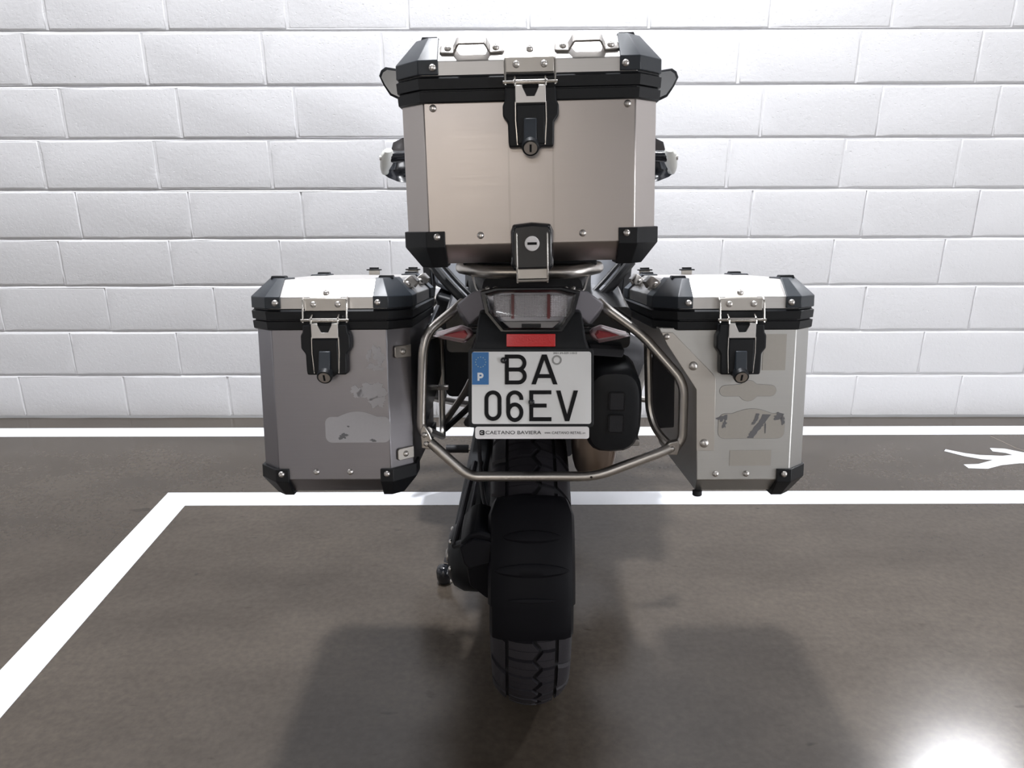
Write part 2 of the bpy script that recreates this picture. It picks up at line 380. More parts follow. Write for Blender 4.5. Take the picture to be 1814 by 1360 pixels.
# ------------------------------------------------------------------ luggage cases
MM = 0.001
def bolt_mesh(r):
    return mesh_of('bolt', G().lathe([(r, 0.0), (r, -0.0012), (r*0.90, -0.0028), (r*0.62, -0.0043), (r*0.32, -0.0049), (r*0.29, -0.0040), (r*0.1, -0.0040)], 'y', seg=14), M['bolt'], 40)
BOLT = bolt_mesh(0.0058); BOLT_BIG = bolt_mesh(0.0082)
def bolts(parent, pts, me=None, tiltx=0.0, rz=0.0):
    for p in pts:
        o = link('bolt', me or BOLT, parent); o.location = p; o.rotation_euler = (tiltx, 0, rz)
def octo(xo, cx, y0, y1, cy, z, xc=0.0):
    return [(xc-xo+cx, y0, z), (xc+xo-cx, y0, z), (xc+xo, y0+cy, z), (xc+xo, y1-cy, z), (xc+xo-cx, y1, z), (xc-xo+cx, y1, z), (xc-xo, y1-cy, z), (xc-xo, y0+cy, z)]

def latch(case, xc, z_rod, top_tab, z0):
    """hasp, wire bail and locking latch; xc centre, z_rod height of the cross rod, z0 height of the rim's lower edge"""
    X = lambda a: xc+a
    yf = -0.011
    hz1, hz0 = z_rod+0.038, z_rod+0.016
    g = G().prism([(X(-.037), hz0), (X(.037), hz0), (X(.037), hz1), (X(-.037), hz1)], yf-0.0015, yf+0.006)
    hp = build('hasp_plate', g, M['alu_plate'], case, 0.0008)
    bl = [(X(-.021), yf-0.0012, z_rod+0.0275), (X(.022), yf-0.0012, z_rod+0.0275)]
    for p in bl:
        o = link('bolt', BOLT, hp); o.location = p
    if top_tab:
        # tab folded back on to the sloping part of the lid
        T = Matrix.Translation((xc, yf, hz1)) @ Matrix.Rotation(math.radians(-52), 4, 'X')
        g = G().prism([(-.028, 0), (.028, 0), (.023, .013), (.014, .026), (-.014, .026), (-.023, .013)], -0.001, 0.002, T=T)
        tb = build('hasp_tab', g, M['alu_plate'], case, 0.0006)
        o = link('bolt', BOLT, tb); o.location = T @ Vector((0, -0.001, 0.013)); o.rotation_euler = (math.radians(-52), 0, 0)
    for sx in (-1, 1):
        g = G().tube([(X(.0385*sx), yf+0.002, hz1+0.002), (X(.0385*sx), yf-0.006, hz1-0.004), (X(.0385*sx), yf-0.010, z_rod), (X(.0385*sx), yf-0.010, z_rod-0.004)], 0.0018, 8, 0.004)
        build('wire_bail', g, M['chrome'], case)
    g = G().tube([(X(-.042), yf-0.010, z_rod), (X(.042), yf-0.010, z_rod)], 0.0026, 10)
    g.tube([(X(-.026), yf-0.0105, z_rod), (X(.026), yf-0.0105, z_rod)], 0.0042, 12)
    for sx in (-1, 1):
        g.tube([(X(.0235*sx), yf-0.003, z_rod+0.009), (X(.0235*sx), yf-0.014, z_rod+0.003), (X(.0235*sx), yf-0.014, z_rod-0.006)], 0.0018, 8, 0.004)
    build('latch_rod', g, M['chrome'], case)
    # black latch body, outline seen from behind the case
    zt = z_rod-0.007; zb = z_rod-0.096
    out = [(-.039, zt), (.039, zt), (.040, z0-0.002), (.0435, z0-0.008), (.0435, zt-0.042), (.036, zt-0.052), (.0355, zb+0.008), (.0345, zb), (.015, zb), (.012, zb-0.004), (-.012, zb-0.004), (-.015, zb), (-.0345, zb), (-.0355, zb+0.008), (-.036, zt-0.052), (-.0435, zt-0.042), (-.0435, z0-0.008), (-.040, z0-0.002)]
    g = G().prism([(X(a), b) for a, b in out], -0.024, -0.001)
    build('latch_body', g, M['black'], case, 0.0025)
    # steel plate with a v cut
    pl = [(-.0235, zt+0.002), (-.0125, zt+0.002), (-.0125, zt-0.001), (-.006, zt-0.014), (.006, zt-0.014), (.0125, zt-0.001), (.0125, zt+0.002), (.0235, zt+0.002), (.0235, zt-0.024), (-.0235, zt-0.024)]
    vp = build('latch_plate', G().prism([(X(a), b) for a, b in pl], -0.0265, -0.022), M['alu_lid'], case, 0.0006)
    for sx in (-1, 1):
        g = G().tube([(X(.0235*sx), -0.0250, zt-0.022), (X(.0238*sx), -0.0255, zt-0.050), (X(.0215*sx), -0.0245, zb+0.003)], 0.0012, 6)
        build('latch_wire', g, M['chrome'], case)
    g = G().prism([(X(-.022), zb+0.004), (X(.022), zb+0.004), (X(.022), zt-0.026), (X(-.022), zt-0.026)], -0.0268, -0.022)
    build('latch_panel', g, M['black'], case, 0.002)
    g = G().loft([[(X(-.0115), -0.024, zt-0.046), (X(.0095), -0.024, zt-0.046), (X(.0085), -0.030, zt-0.047), (X(-.0105), -0.030, zt-0.047)],
                  [(X(-.0125), -0.024, zb+0.004), (X(.0085), -0.024, zb+0.004), (X(.0080), -0.037, zb+0.006), (X(-.0120), -0.037, zb+0.006)]])
    build('lock_knob', g, M['cap'], case, 0.0012)
    T = Matrix.Translation((X(-.0015), -0.034, zb-0.001)) @ Matrix.Rotation(math.radians(28), 4, 'X')
    g = G().lathe([(0.0135, 0.016), (0.0140, 0.002), (0.0130, -0.004), (0.0112, -0.005), (0.0108, -0.0035), (0.004, -0.0035)], 'y', seg=24, T=T)
    lk = build('lock_barrel', g, M['black'], case)
    g = G().lathe([(0.0106, -0.0030), (0.0104, -0.0046), (0.003, -0.0048)], 'y', seg=24, T=T)
    build('lock_face', g, M['bolt'], lk)
    g = G().box(-0.0016, 0.0016, -0.0056, -0.0040, -0.006, 0.006, T)
    build('key_slot', g, M['ink'], lk, smooth=0)

def handle(case, T):
    """tie-down bracket: two bolted feet, two arms and a bar; local x along the bar, -y away from the lid"""
    w = 0.0095; th = 0.0036
    path = [(-.050, 0.0), (-.047, -0.002), (-.028, -0.002), (-.0215, -0.0145), (-.0190, -0.016), (.0190, -0.016), (.0215, -0.0145), (.028, -0.002), (.047, -0.002), (.050, 0.0)]
    wid = [0.0065, w, 0.0105, 0.009, 0.0078, 0.0078, 0.009, 0.0105, w, 0.0065]
    rings = []
    for i, (x, y) in enumerate(path):
        a = Vector(path[min(i+1, len(path)-1)])-Vector(path[max(i-1, 0)]); a.normalize(); nx, ny = -a.y*th/2, a.x*th/2
        ww = wid[i]
        rings.append([(x-nx, y-ny, -ww), (x+nx, y+ny, -ww), (x+nx, y+ny, ww), (x-nx, y-ny, ww)])
    h = build('tie_handle', G().loft(rings, T=T), M['alu_handle'], case, 0.0006)
    q = T.to_euler()
    for sx in (-.0375, .0375):
        o = link('bolt', BOLT, h); o.location = T @ Vector((sx, -0.0032, 0)); o.rotation_euler = q

def make_case(case, P, body_mat):
    xo, D = P['xo'], P['D']; cx, cy = P['cx'], 0.042
    zb, zr, zl, zt = P['zb'], P['zr'], P['zl'], P['zt']
    y0 = -0.008
    # lid shell, in sheet aluminium
    def lid(o):
        return [octo(xo-0.004+o, cx, -0.004-o, D+0.004+o, cy, zr-0.004), octo(xo-0.004+o, cx, -0.004-o, D+0.004+o, cy, zl+o*0.2),
                octo(xo-P['tin']+o*0.8, cx*0.55, 0.032-o*0.8, D-0.032+o*0.8, cy*0.55, zt+o*0.6)]
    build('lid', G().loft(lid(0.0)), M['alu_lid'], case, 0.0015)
    # ribbed black rim
    h = zr-zb
    lv = [(zb, 0.000), (zb+0.002, 0.002), (zb+h*0.40, 0.003), (zb+h*0.43, -0.001), (zb+h*0.47, -0.001), (zb+h*0.50, 0.003), (zr-0.005, 0.004), (zr-0.002, 0.0005), (zr, 0.0005)]
    build('lid_rim', G().loft([octo(xo-0.003+o, cx, -0.004-o, D+0.004+o, cy, z) for z, o in lv]), M['black'], case)
    caps = {}
    for sx in (-1, 1):
        for rear in (0, 1):
            g = G().loft(lid(0.0045))
            xin = P['capx']+P.get('capshift', 0)*sx
            pl = [((sx*xin, 0, 0), (-sx, 0, 0)), ((0, 0.095 if not rear else D-0.095, 0), (0, 1 if not rear else -1, 0)), ((0, 0, zr+0.0005), (0, 0, -1))]
            c = build('lid_corner', clip(g, pl), M['cap'], case, 0.0012)
            tx = sx*(xin+0.016)
            g = G().loft([[(tx-.014, 0.040 if not rear else D-.062, zt+.001), (tx+.014, 0.040 if not rear else D-.062, zt+.001), (tx+.014, 0.062 if not rear else D-.040, zt+.001), (tx-.014, 0.062 if not rear else D-.040, zt+.001)],
                          [(tx-.012, 0.042 if not rear else D-.060, zt+.007), (tx+.012, 0.042 if not rear else D-.060, zt+.007), (tx+.012, 0.060 if not rear else D-.042, zt+.007), (tx-.012, 0.060 if not rear else D-.042, zt+.007)]])
            build('stacking_nub', g, M['black'], c, 0.001)
            if not rear: caps[sx] = c
    for sx in (-1, 1):
        o = link('bolt', BOLT, caps[sx]); o.location = (sx*(P['capx']+0.0085)+P.get('capshift', 0), -0.0088, zr+0.0105)
    # body
    xb, zf, zz = P['xb'], P['zf'], P['zz']
    if P.get('cut'):
        inner = P['cut']
        def ring(y, flat):
            r = xb-0.035
            if flat: tail = [(r-.001, zf), (r, zf+.002), (r, zb+.004)]
            else: tail = [(r, zz), (xb, zf+.003), (xb, zb+.004)]
            low = (inner[3][0], zf) if flat else (inner[3][0]+.006, zz)
            return [(x, y, z) for x, z in [(inner[0][0], zb+.004), inner[1], inner[2], low]+tail]
        rings = [ring(0, True), ring(0.036, False), ring(D-0.036, False), ring(D, True)]
    else:
        rings = [octo(xb, cx-0.001, 0, D, 0.040, zb+0.004), octo(xb, cx-0.001, 0, D, 0.040, zf), octo(xb-0.033, cx*0.55, 0.030, D-0.030, 0.022, zz)]
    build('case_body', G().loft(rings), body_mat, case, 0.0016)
    # lower corner guards
    for sx in ((1,) if P.get('cut') else (-1, 1)):
        for rear in (0, 1):
            o = 0.0055
            rg = [octo(xb+o, cx, -o, D+o, 0.042, P['gz']+0.02), octo(xb+o, cx, -o, D+o, 0.042, zf-0.003), octo(xb-0.026+o, cx*0.5, 0.026-o*0.4, D-0.026+o*0.4, 0.020, zz-0.006)]
            if P.get('cut'):
                rg = [[(x if x > 0 else -0.06, y, z) for x, y, z in r] for r in rg]
            pl = [((sx*P['gx'], 0, 0), (-sx, 0, 0)), ((0, 0.085 if not rear else D-0.085, 0), (0, 1 if not rear else -1, 0)), ((0, 0, P['gz']), (0, 0, 1))]
            c = build('corner_guard', clip(G().loft(rg), pl), M['black'], case, 0.0012)
            if not rear:
                b = link('bolt', BOLT, c); b.location = (sx*(P['gx']+0.0125), -0.0062, P['gz']-0.0085)

# --- top case
T_TOP = frame((0.0252, 1.29, 1.172), 6, 1.2)
top_case = thing('top_case', 'large aluminium top case with two lid handles mounted above the licence plate', 'luggage case', T_TOP)
make_case(top_case, dict(xo=.212, cx=.040, D=.36, zb=.112, zr=.153, zl=.174, zt=.212, tin=.036, capx=.141, xb=.206, zf=-.108, zz=-.139, gx=.141, gz=-.0855), M['alu_top'])
bolts(top_case, [(-.152, -.0005, .105), (.154, -.0005, .105), (-.083, -.0005, -.093), (.083, -.0005, -.093)])
TS = Matrix.Translation((0, 0.0125, 0.192)) @ Matrix.Rotation(math.radians(-44), 4, 'X')
for hx in (-.0885, .091): handle(top_case, Matrix.Translation((hx, 0, 0)) @ TS)
bolts(top_case, [(.002, .0125, .192)], tiltx=math.radians(-44))
latch(top_case, 0.0015, 0.1375, False, 0.112)
for x, z0_, z1_ in ((-.0345, -.100, .060), (.0365, -.104, .050)):
    build('water_streak', G().prism([(x-.0016, z0_), (x+.0012, z0_), (x+.0018, (z0_+z1_)/2), (x+.0010, z1_), (x-.0010, z1_), (x-.0020, (z0_+z1_)/2)], -.0004, .0006), M['alu_streak'], top_case, smooth=0)
# lock that clamps the case to its rack
ol = [(-.034, -.088), (-.030, -.077), (0, -.074), (.030, -.077), (.0345, -.088), (.0345, -.142), (.030, -.150), (-.030, -.150), (-.034, -.142)]
g = G().loft([[(x, 0.03, z) for x, z in ol], [(x, -0.016, z) for x, z in ol], [(x*0.9, -0.024, -.112+(z+.112)*0.9) for x, z in ol]])
ml = build('mount_lock', g, M['gloss'], top_case, 0.002)
g = G().lathe([(.0118, -.020), (.0118, -.0275), (.0105, -.0285), (.002, -.0285)], 'y', (0, 0, -.107), 28); build('lock_face', g, M['strip'], ml)
build('key_slot', G().box(-.0075, .0075, -.0292, -.0280, -.1090, -.1050), M['ink'], ml, smooth=0)
for sx in (-1, 1):
    g = G().tube([(.0245*sx, -.022, -.087), (.0245*sx, -.0255, -.110), (.0245*sx, -.024, -.150), (.0245*sx, -.016, -.170)], 0.0016, 8, 0.01)
    build('clamp_wire', g, M['chrome'], ml)
g = G().prism([(-.0235, -.146), (.0245, -.146), (.0245, -.163), (-.0235, -.163)], -.0195, -.0165).tube([(-.025, -.018, -.1665), (.0255, -.018, -.1665)], 0.0022, 8)
build('clamp_plate', g, M['alu_plate'], ml)

def patch(case, name, poly, mat, y=-0.0009):
    return build(name, G().prism(poly, y, 0.0006), mat, case, smooth=0)
def blob(cx, cz, rx, rz, seed, n=46, rough=0.35):
    r = random.Random(seed); p = []
    a1, a2 = r.uniform(0, 6), r.uniform(0, 6)
    for k in range(n):
        a = 2*PI*k/n
        q = 1 + rough*(0.5*math.sin(2*a+a1)+0.4*math.sin(5*a+a2)) + r.uniform(-rough, rough)*0.35
        p.append((cx+rx*q*math.cos(a), cz+rz*q*math.sin(a)))
    return p
def rally_plaque(x0, x1, z0, z1, rise, r=.012, n=5):
    p = []
    def arc(cx, cz, a0, a1):
        for k in range(n+1):
            a = a0+(a1-a0)*k/n; p.append((cx+r*math.cos(a), cz+r*math.sin(a)))
    arc(x0+r, z0+r, PI, 1.5*PI); arc(x1-r, z0+r, 1.5*PI, 2*PI); arc(x1-r, z1-r, 0, PI/2)
    w = x1-x0
    for k in range(13):
        u = k/12; x = x1-w*0.2-(w*0.6)*u; p.append((x, z1+rise*math.sin(PI*u)))
    arc(x0+r, z1-r, PI/2, PI)
    return p
def outline(name, case, poly, mat, wd=0.0009):
    g = G(); n = len(poly)
    for i in range(n):
        a, b = poly[i], poly[(i+1) % n]
        g.tube([(a[0], -.0002, a[1]), (b[0], -.0002, b[1])], wd/2, 4)
    return build(name, g, mat, case, smooth=0)

# --- left side case
T_L = frame((-0.3315, 1.33, 0.7961), 9, 0.3)
left_case = thing('side_case', 'aluminium side case with scuffed sticker marks and uncut inner side', 'luggage case', T_L, 'aluminium side cases')
PS = dict(xo=.146, cx=.038, D=.44, zb=.108, zr=.146, zl=.166, zt=.196, tin=.034, capx=.082, xb=.140, zf=-.168, zz=-.198, gx=.084, gz=-.147)
make_case(left_case, PS, M['alu_left_dim'])
bolts(left_case, [(-.034, -.0005, -.153), (.028, -.0005, -.153)])
latch(left_case, -0.001, 0.1265, True, 0.108)
TI = lambda y, s: Matrix.Translation((s*.129, y, .183)) @ Matrix.Rotation(s*PI/2, 4, 'Z') @ Matrix.Rotation(math.radians(-44), 4, 'X')
for y in (.125, .315): handle(left_case, TI(y, 1))
for z in (.066, -.124):                                    # mounting tabs on the chamfered corner
    T = Matrix.Translation((.1245, .0195, z)) @ Matrix.Rotation(math.radians(47), 4, 'Z')
    tb = build('mounting_tab', G().prism([(-.012, -.011), (.022, -.011), (.022, .011), (-.012, .011), (-.015, .008), (-.015, -.008)], -.003, .001, T=T), M['alu_plate'], left_case, .001)
    b = link('bolt', BOLT, tb); b.location = T @ Vector((.002, -.003, 0)); b.rotation_euler = (0, 0, math.radians(47))
def lid_hook(case, x, y):
    g = G().box(x-.012, x+.012, y, y+.004, .185, .206); hk = build('lid_hook', g, M['alu_plate'], case, .0008)
    g = G().box(x-.016, x+.016, y-.010, y+.010, .2055, .2085).box(x-.010, x+.010, y-.004, y+.008, .2085, .2125)
    build('hook_pad', g, M['black'], hk, .001)
lid_hook(left_case, .012, .405); lid_hook(left_case, .100, .408)
pq = rally_plaque(-.014, .104, -.098, -.050, .010); patch(left_case, 'sticker_mark', pq, M['stain'])
patch(left_case, 'sticker_mark', blob(.074, -.003, .022, .017, 3), M['stain'])
patch(left_case, 'sticker_mark', blob(.046, -.004, .012, .009, 5, rough=.5), M['stain'])
patch(left_case, 'sticker_mark', blob(.082, -.022, .012, .012, 8, rough=.5), M['stain'])
patch(left_case, 'sticker_mark', blob(.087, .062, .009, .017, 9, rough=.5), M['stain'])
patch(left_case, 'sticker_mark', blob(.080, .040, .012, .006, 12, rough=.6), M['stain'])
patch(left_case, 'sticker_mark', blob(.070, .062, .004, .010, 14, rough=.6), M['stain'])
patch(left_case, 'scuff_mark', blob(.018, -.086, .008, .0045, 15, rough=.6), M['stain_dark'], -0.0014)
patch(left_case, 'scuff_mark', blob(.028, -.068, .002, .002, 16, 10, rough=.6), M['stain_dark'], -0.0014)
patch(left_case, 'scuff_mark', blob(.072, -.094, .005, .0025, 17, 16, rough=.6), M['stain_dark'], -0.0014)
# --- right side case, notched for the exhaust
T_R = frame((0.396, 1.33, 0.7952), 9, 0.3)
right_case = thing('side_case', 'silver aluminium side case with cut-away inner side beside the exhaust', 'luggage case', T_R, 'aluminium side cases')
PR = dict(PS); PR['cut'] = [(-.140, .112), (-.124, .083), (-.070, .003), (-.064, -.168)]; PR['gx'] = .081
make_case(right_case, PR, M['alu_right'])
latch(right_case, 0.0015, 0.1270, True, 0.108)
bolts(right_case, [(.026, -.0005, -.156), (-.030, -.0005, -.156)])
for y in (.125, .315): handle(right_case, TI(y, -1))
lid_hook(right_case, -.005, .405); lid_hook(right_case, -.100, .408)
rp = build('reinforcement_plate', G().prism([(-.135, .104), (-.115, .104), (-.042, .030), (-.036, .020), (-.034, -.112), (-.0665, -.112), (-.070, .001), (-.124, .082)], -.0026, .0004), M['alu_plate'], right_case, .0006)
for p in ((-.077, -.0026, .044), (-.053, -.0026, -.098)):
    o = link('bolt', BOLT_BIG, rp); o.location = p
o = link('bolt', BOLT, rp); o.location = (-.126, -.0026, .097)
patch(right_case, 'sticker_mark', [(.047, .100), (.088, .100), (.088, .035), (.047, .035)], M['stain_light'])
patch(right_case, 'sticker_mark', [(-.005, -.112), (.070, -.112), (.070, -.141), (-.005, -.141)], M['stain_light'])
def badge():
    p = []
    for k in range(7): a = PI/2+PI*k/6; p.append((-.018+.010*math.cos(a), .0+.010*math.sin(a)-.002))
    p += [(.008, -.012)]
    for k in range(7): a = PI*1.22+PI*.56*k/6; p.append((.024+.018*math.cos(a), -.002+.019*math.sin(a)))
    p += [(.04, -.012)]
    for k in range(7): a = -PI/2+PI*k/6; p.append((.064+.010*math.cos(a), -.002+.010*math.sin(a)))
    for k in range(7): a = PI*.22+PI*.56*k/6; p.append((.024+.018*math.cos(a), -.002+.019*math.sin(a)))
    return p
patch(right_case, 'sticker_mark', badge(), M['stain_light']); outline('sticker_outline', right_case, badge(), M['stain_dark'])
pq = rally_plaque(-.028, .092, -.090, -.044, .009); patch(right_case, 'sticker_mark', pq, M['stain_light']); outline('sticker_outline', right_case, pq, M['stain_dark'])
def ragged(pts, wd, seed):
    r = random.Random(seed); L, R = [], []
    for k in range(len(pts)-1):
        (ax, az), (bx, bz) = pts[k], pts[k+1]
        for q in range(6):
            u = q/6; L.append((ax+(bx-ax)*u-wd*r.uniform(.35, .62), az+(bz-az)*u+r.uniform(-.0006, .0006))); R.append((ax+(bx-ax)*u+wd*r.uniform(.35, .62), az+(bz-az)*u))
    return L+R[::-1]
patch(right_case, 'glue_smear', ragged([(.031, -.0893), (.036, -.078), (.048, -.064), (.061, -.042)], .013, 3), M['stain_dark'], -.0013)
patch(right_case, 'glue_smear', ragged([(.034, -.064), (.040, -.055), (.043, -.0415)], .006, 4), M['stain_dark'], -.0015)
for p in (blob(-.021, -.052, .008, .006, 21, 24, .6), blob(-.017, -.063, .004, .006, 22, 20, .6), blob(.080, -.049, .009, .006, 23, 24, .6), blob(.088, -.056, .004, .007, 24, 20, .6), blob(.057, -.070, .0012, .012, 25, 20, .5)):
    patch(right_case, 'glue_smear', p, M['stain_dark'], -.0013)
build('rubber_foot', G().lathe([(.009, 0), (.009, -.008), (.007, -.010)], 'z', (-.055, .030, -.197), 14), M['rubber'], right_case)

# ------------------------------------------------------------------ the motorcycle
BO = Vector((0.033, 1.566, 0.0)); BX = 0.033
bike = thing('motorcycle', 'black and silver touring motorcycle seen from behind, parked facing the white block wall', 'motorcycle', Matrix.Translation(BO))
def B(name, g, mat, parent=None, bevel=0.0, smooth=35, seg=2):
    h = G(); h.v = [(x-BO.x, y-BO.y, z-BO.z) for x, y, z in g.v]; h.f = g.f
    return build(name, h, M[mat], parent or bike, bevel, smooth, seg)
def mirx(pts, c): return [(2*c-p[0],)+tuple(p[1:]) for p in pts]
AX = Vector((BX, 1.566, 0.318))

def wheel(cx, cy, R, w, drop, pitch_n, tyre_name, rim_r):
    """tyre carcass with raised tread blocks, wheel rim, hub and crossed spokes"""
    def S(phi, s, off):
        a = s*1.22
        x = w*math.sin(a)/math.sin(1.22); r = R+off-drop*(1-math.cos(a))/(1-math.cos(1.22))
        return (cx+x, cy-r*math.cos(phi), R+r*math.sin(phi))
    g = G(); rings = []
    prof = [(-0.80*w, rim_r-.012), (-1.0*w, rim_r+.018), (-1.03*w, R-drop-.034)]
    for k in range(72):
        phi = 2*PI*k/72; ring = []
        for x, r in prof: ring.append((cx+x, cy-r*math.cos(phi), R+r*math.sin(phi)))
        for i in range(13): ring.append(S(phi, -1+i/6, -0.0075))
        for x, r in reversed(prof): ring.append((cx-x, cy-r*math.cos(phi), R+r*math.sin(phi)))
        rings.append(ring)
    n = len(rings[0]); vs = [p for r in rings for p in r]; fs = []
    for i in range(72):
        for j in range(n): fs.append((i*n+j, i*n+(j+1) % n, ((i+1) % 72)*n+(j+1) % n, ((i+1) % 72)*n+j))
    g.add(vs, fs)
    ty = B(tyre_name, g, 'rubber', smooth=40)
    g = G(); dp = 2*PI/pitch_n
    def blk(c4):
        vs = []; N = 3
        for off in (-0.008, 0.0):
            for i in range(N+1):
                for j in range(N+1):
                    u, v = i/N, j/N
                    if off == 0: u, v = .02+.96*u, .03+.94*v
                    p = (c4[0][0]*(1-u)*(1-v)+c4[1][0]*u*(1-v)+c4[2][0]*u*v+c4[3][0]*(1-u)*v, c4[0][1]*(1-u)*(1-v)+c4[1][1]*u*(1-v)+c4[2][1]*u*v+c4[3][1]*(1-u)*v)
                    vs.append(S(p[1], p[0], off))
        fs = []; q = (N+1)**2
        for i in range(N):
            for j in range(N):
                a = q+i*(N+1)+j; fs.append((a, a+1, a+N+2, a+N+1))
        per = [i*(N+1) for i in range(N+1)]+[N*(N+1)+j for j in range(1, N+1)]+[i*(N+1)+N for i in range(N-1, -1, -1)]+[j for j in range(N-1, 0, -1)]
        for a, b in zip(per, per[1:]+per[:1]): fs.append((a, b, b+q, a+q))
        g.add(vs, fs)
    gs = dp*0.075
    def zig(q): return .045 + .13*abs(((q+.5) % 1)*2-1)          # the zigzag groove right of the centre line
    for k in range(pitch_n):
        f = k*dp
        # left centre block comes to a point in the middle of its height, right ones interlock
        blk([(-.46, f+gs), (zig(0)-.035, f+gs), (zig(.5)-.035, f+dp*.5), (-.46, f+dp*.5)])
        blk([(-.46, f+dp*.5), (zig(.5)-.035, f+dp*.5), (zig(0)-.035, f+dp-gs), (-.46, f+dp-gs)])
        blk([(zig(.5)+.035, f+dp*.5+gs), (.46, f+dp*.44+gs), (.46, f+dp*.94), (zig(0)+.035, f+dp)])
        blk([(zig(0)+.035, f+dp), (.46, f+dp*.94), (.46, f+dp*1.44-gs), (zig(.5)+.035, f+dp*1.5-gs)])
        if k % 2 == 0:
            blk([(-.98, f+dp*.55), (-.52, f+gs), (-.52, f+dp*1.8), (-.98, f+dp*2.15)])
            blk([(.53, f+dp*.44+gs), (.98, f+dp*.0), (.98, f+dp*1.6), (.53, f+dp*2.3)])
    tb = B('tread_blocks', g, 'tread', ty, smooth=30); tb['kind'] = 'stuff'
    g = G().lathe([(rim_r-.020, -w*.8), (rim_r+.006, -w*.84), (rim_r+.006, -w*.76), (rim_r-.018, -w*.55), (rim_r-.034, -w*.3), (rim_r-.034, w*.3), (rim_r-.018, w*.55), (rim_r+.006, w*.76), (rim_r+.006, w*.84), (rim_r-.020, w*.8), (rim_r-.042, w*.3), (rim_r-.042, -w*.3), (rim_r-.020, -w*.8)], 'x', (cx, cy, R), 48, cap=False)
    rim = B('wheel_rim', g, 'darkgrey')
    B('wheel_hub', G().lathe([(.03, -.075), (.045, -.06), (.04, -.03), (.04, .03), (.045, .06), (.03, .075)], 'x', (cx, cy, R), 24), 'darkgrey', rim)
    g = G()
    for k in range(40):
        a = 2*PI*k/40; b = a+(0.35 if k % 2 else -0.35); sx = 1 if (k//2) % 2 else -1
        g.tube([(cx+sx*.05, cy-.044*math.cos(b), R+.044*math.sin(b)), (cx+sx*w*.45, cy-(rim_r-.03)*math.cos(a), R+(rim_r-.03)*math.sin(a))], .0022, 5)
    sp = B('wheel_spokes', g, 'bolt', rim); sp['kind'] = 'stuff'
    return ty
wheel(BX-.0015, 1.566, 0.318, 0.080, 0.046, 42, 'rear_tyre', 0.218)
wheel(BX+.012, 2.952, 0.312, 0.060, 0.034, 40, 'front_tyre', 0.242)

# rear mudguard hugging the tyre, with moulded ridges
def hug_ring(phi, hw, r0, inset=0.0, side=0.040):
    pts = []
    prof = [(-hw, r0-side), (-hw, r0-.016), (-hw*.93, r0-.003), (-hw*.78, r0+.004), (-hw*.4, r0+.0085), (0, r0+.010), (hw*.4, r0+.0085), (hw*.78, r0+.004), (hw*.93, r0-.003), (hw, r0-.016), (hw, r0-side)]
    inner = [(x*.965, r-.004) for x, r in reversed(prof)]
    for x, r in prof+inner:
        pts.append((BX-.0025+x, AX.y-(r-inset)*math.cos(phi), AX.z+(r-inset)*math.sin(phi)))
    return pts
g = G(); rings = []
for i in range(19):
    a = 50-(50-14.2)*i/18
    hw = 0.082 if a < 44 else 0.082-(a-44)*.0018
    rings.append(hug_ring(math.radians(a), hw, 0.3335-(0.006 if i == 0 else 0), 0, 0.05))
mg = B('rear_mudguard', g.loft(rings), 'hugger', smooth=30)
g = G(); rings = []
for i in range(7):
    a = 16-(16-2.2)*i/6
    rings.append(hug_ring(math.radians(a), 0.0795, 0.3265-.004*(i == 6), 0, 0.03))
B('mudguard_flap', g.loft(rings), 'hugger', mg, smooth=30)
def ridge(a0, a1, x0, x1, h):
    g = G(); rings = []; n = 16
    for i in range(n+1):
        u = i/n; x = x0+(x1-x0)*u; k = max(0.02, math.sin(PI*u)**.55)
        am = (a0+a1)/2; ha = (a0-a1)/2*k; ring = []
        for q, hh in ((1, -.004), (.75, .6), (.3, 1), (-.5, .9), (-1, -.004)):
            phi = math.radians(am+ha*q)
            base = 0.3435 - .0085*(abs(x)/.082)**2.2
            r = base+(h*k*hh if hh > 0 else -.003)
            ring.append((BX-.0025+x, AX.y-r*math.cos(phi), AX.z+r*math.sin(phi)))
        rings.append(ring)
    B('mudguard_ridge', g.loft(rings), 'hugger', mg, smooth=40)
ridge(38.5, 33.5, -.054, .057, .0040); ridge(28.3, 23.0, -.070, .070, .0040); ridge(17.5, 15.5, -.045, .045, .003)
# side arm that joins mudguard and final drive
g = G().prism([(-.105, .4964), (-.086, .520), (-.069, .525), (-.035, .513), (-.035, .370), (-.057, .379), (-.088, .407), (-.093, .4517)], 1.300, 1.420)
B('mudguard_bracket', g, 'hugger', mg, .006, seg=3)
g = G().loft([[(-.105, 1.292, .496), (-.097, 1.284, .466), (-.088, 1.282, .455), (-.040, 1.282, .468), (-.040, 1.292, .505), (-.080, 1.296, .512)],
              [(-.107, 1.40, .480), (-.097, 1.40, .450), (-.088, 1.40, .435), (-.040, 1.40, .45), (-.040, 1.40, .50), (-.080, 1.40, .51)]])
B('bracket_cover', g, 'hugger', mg, .003, seg=2)
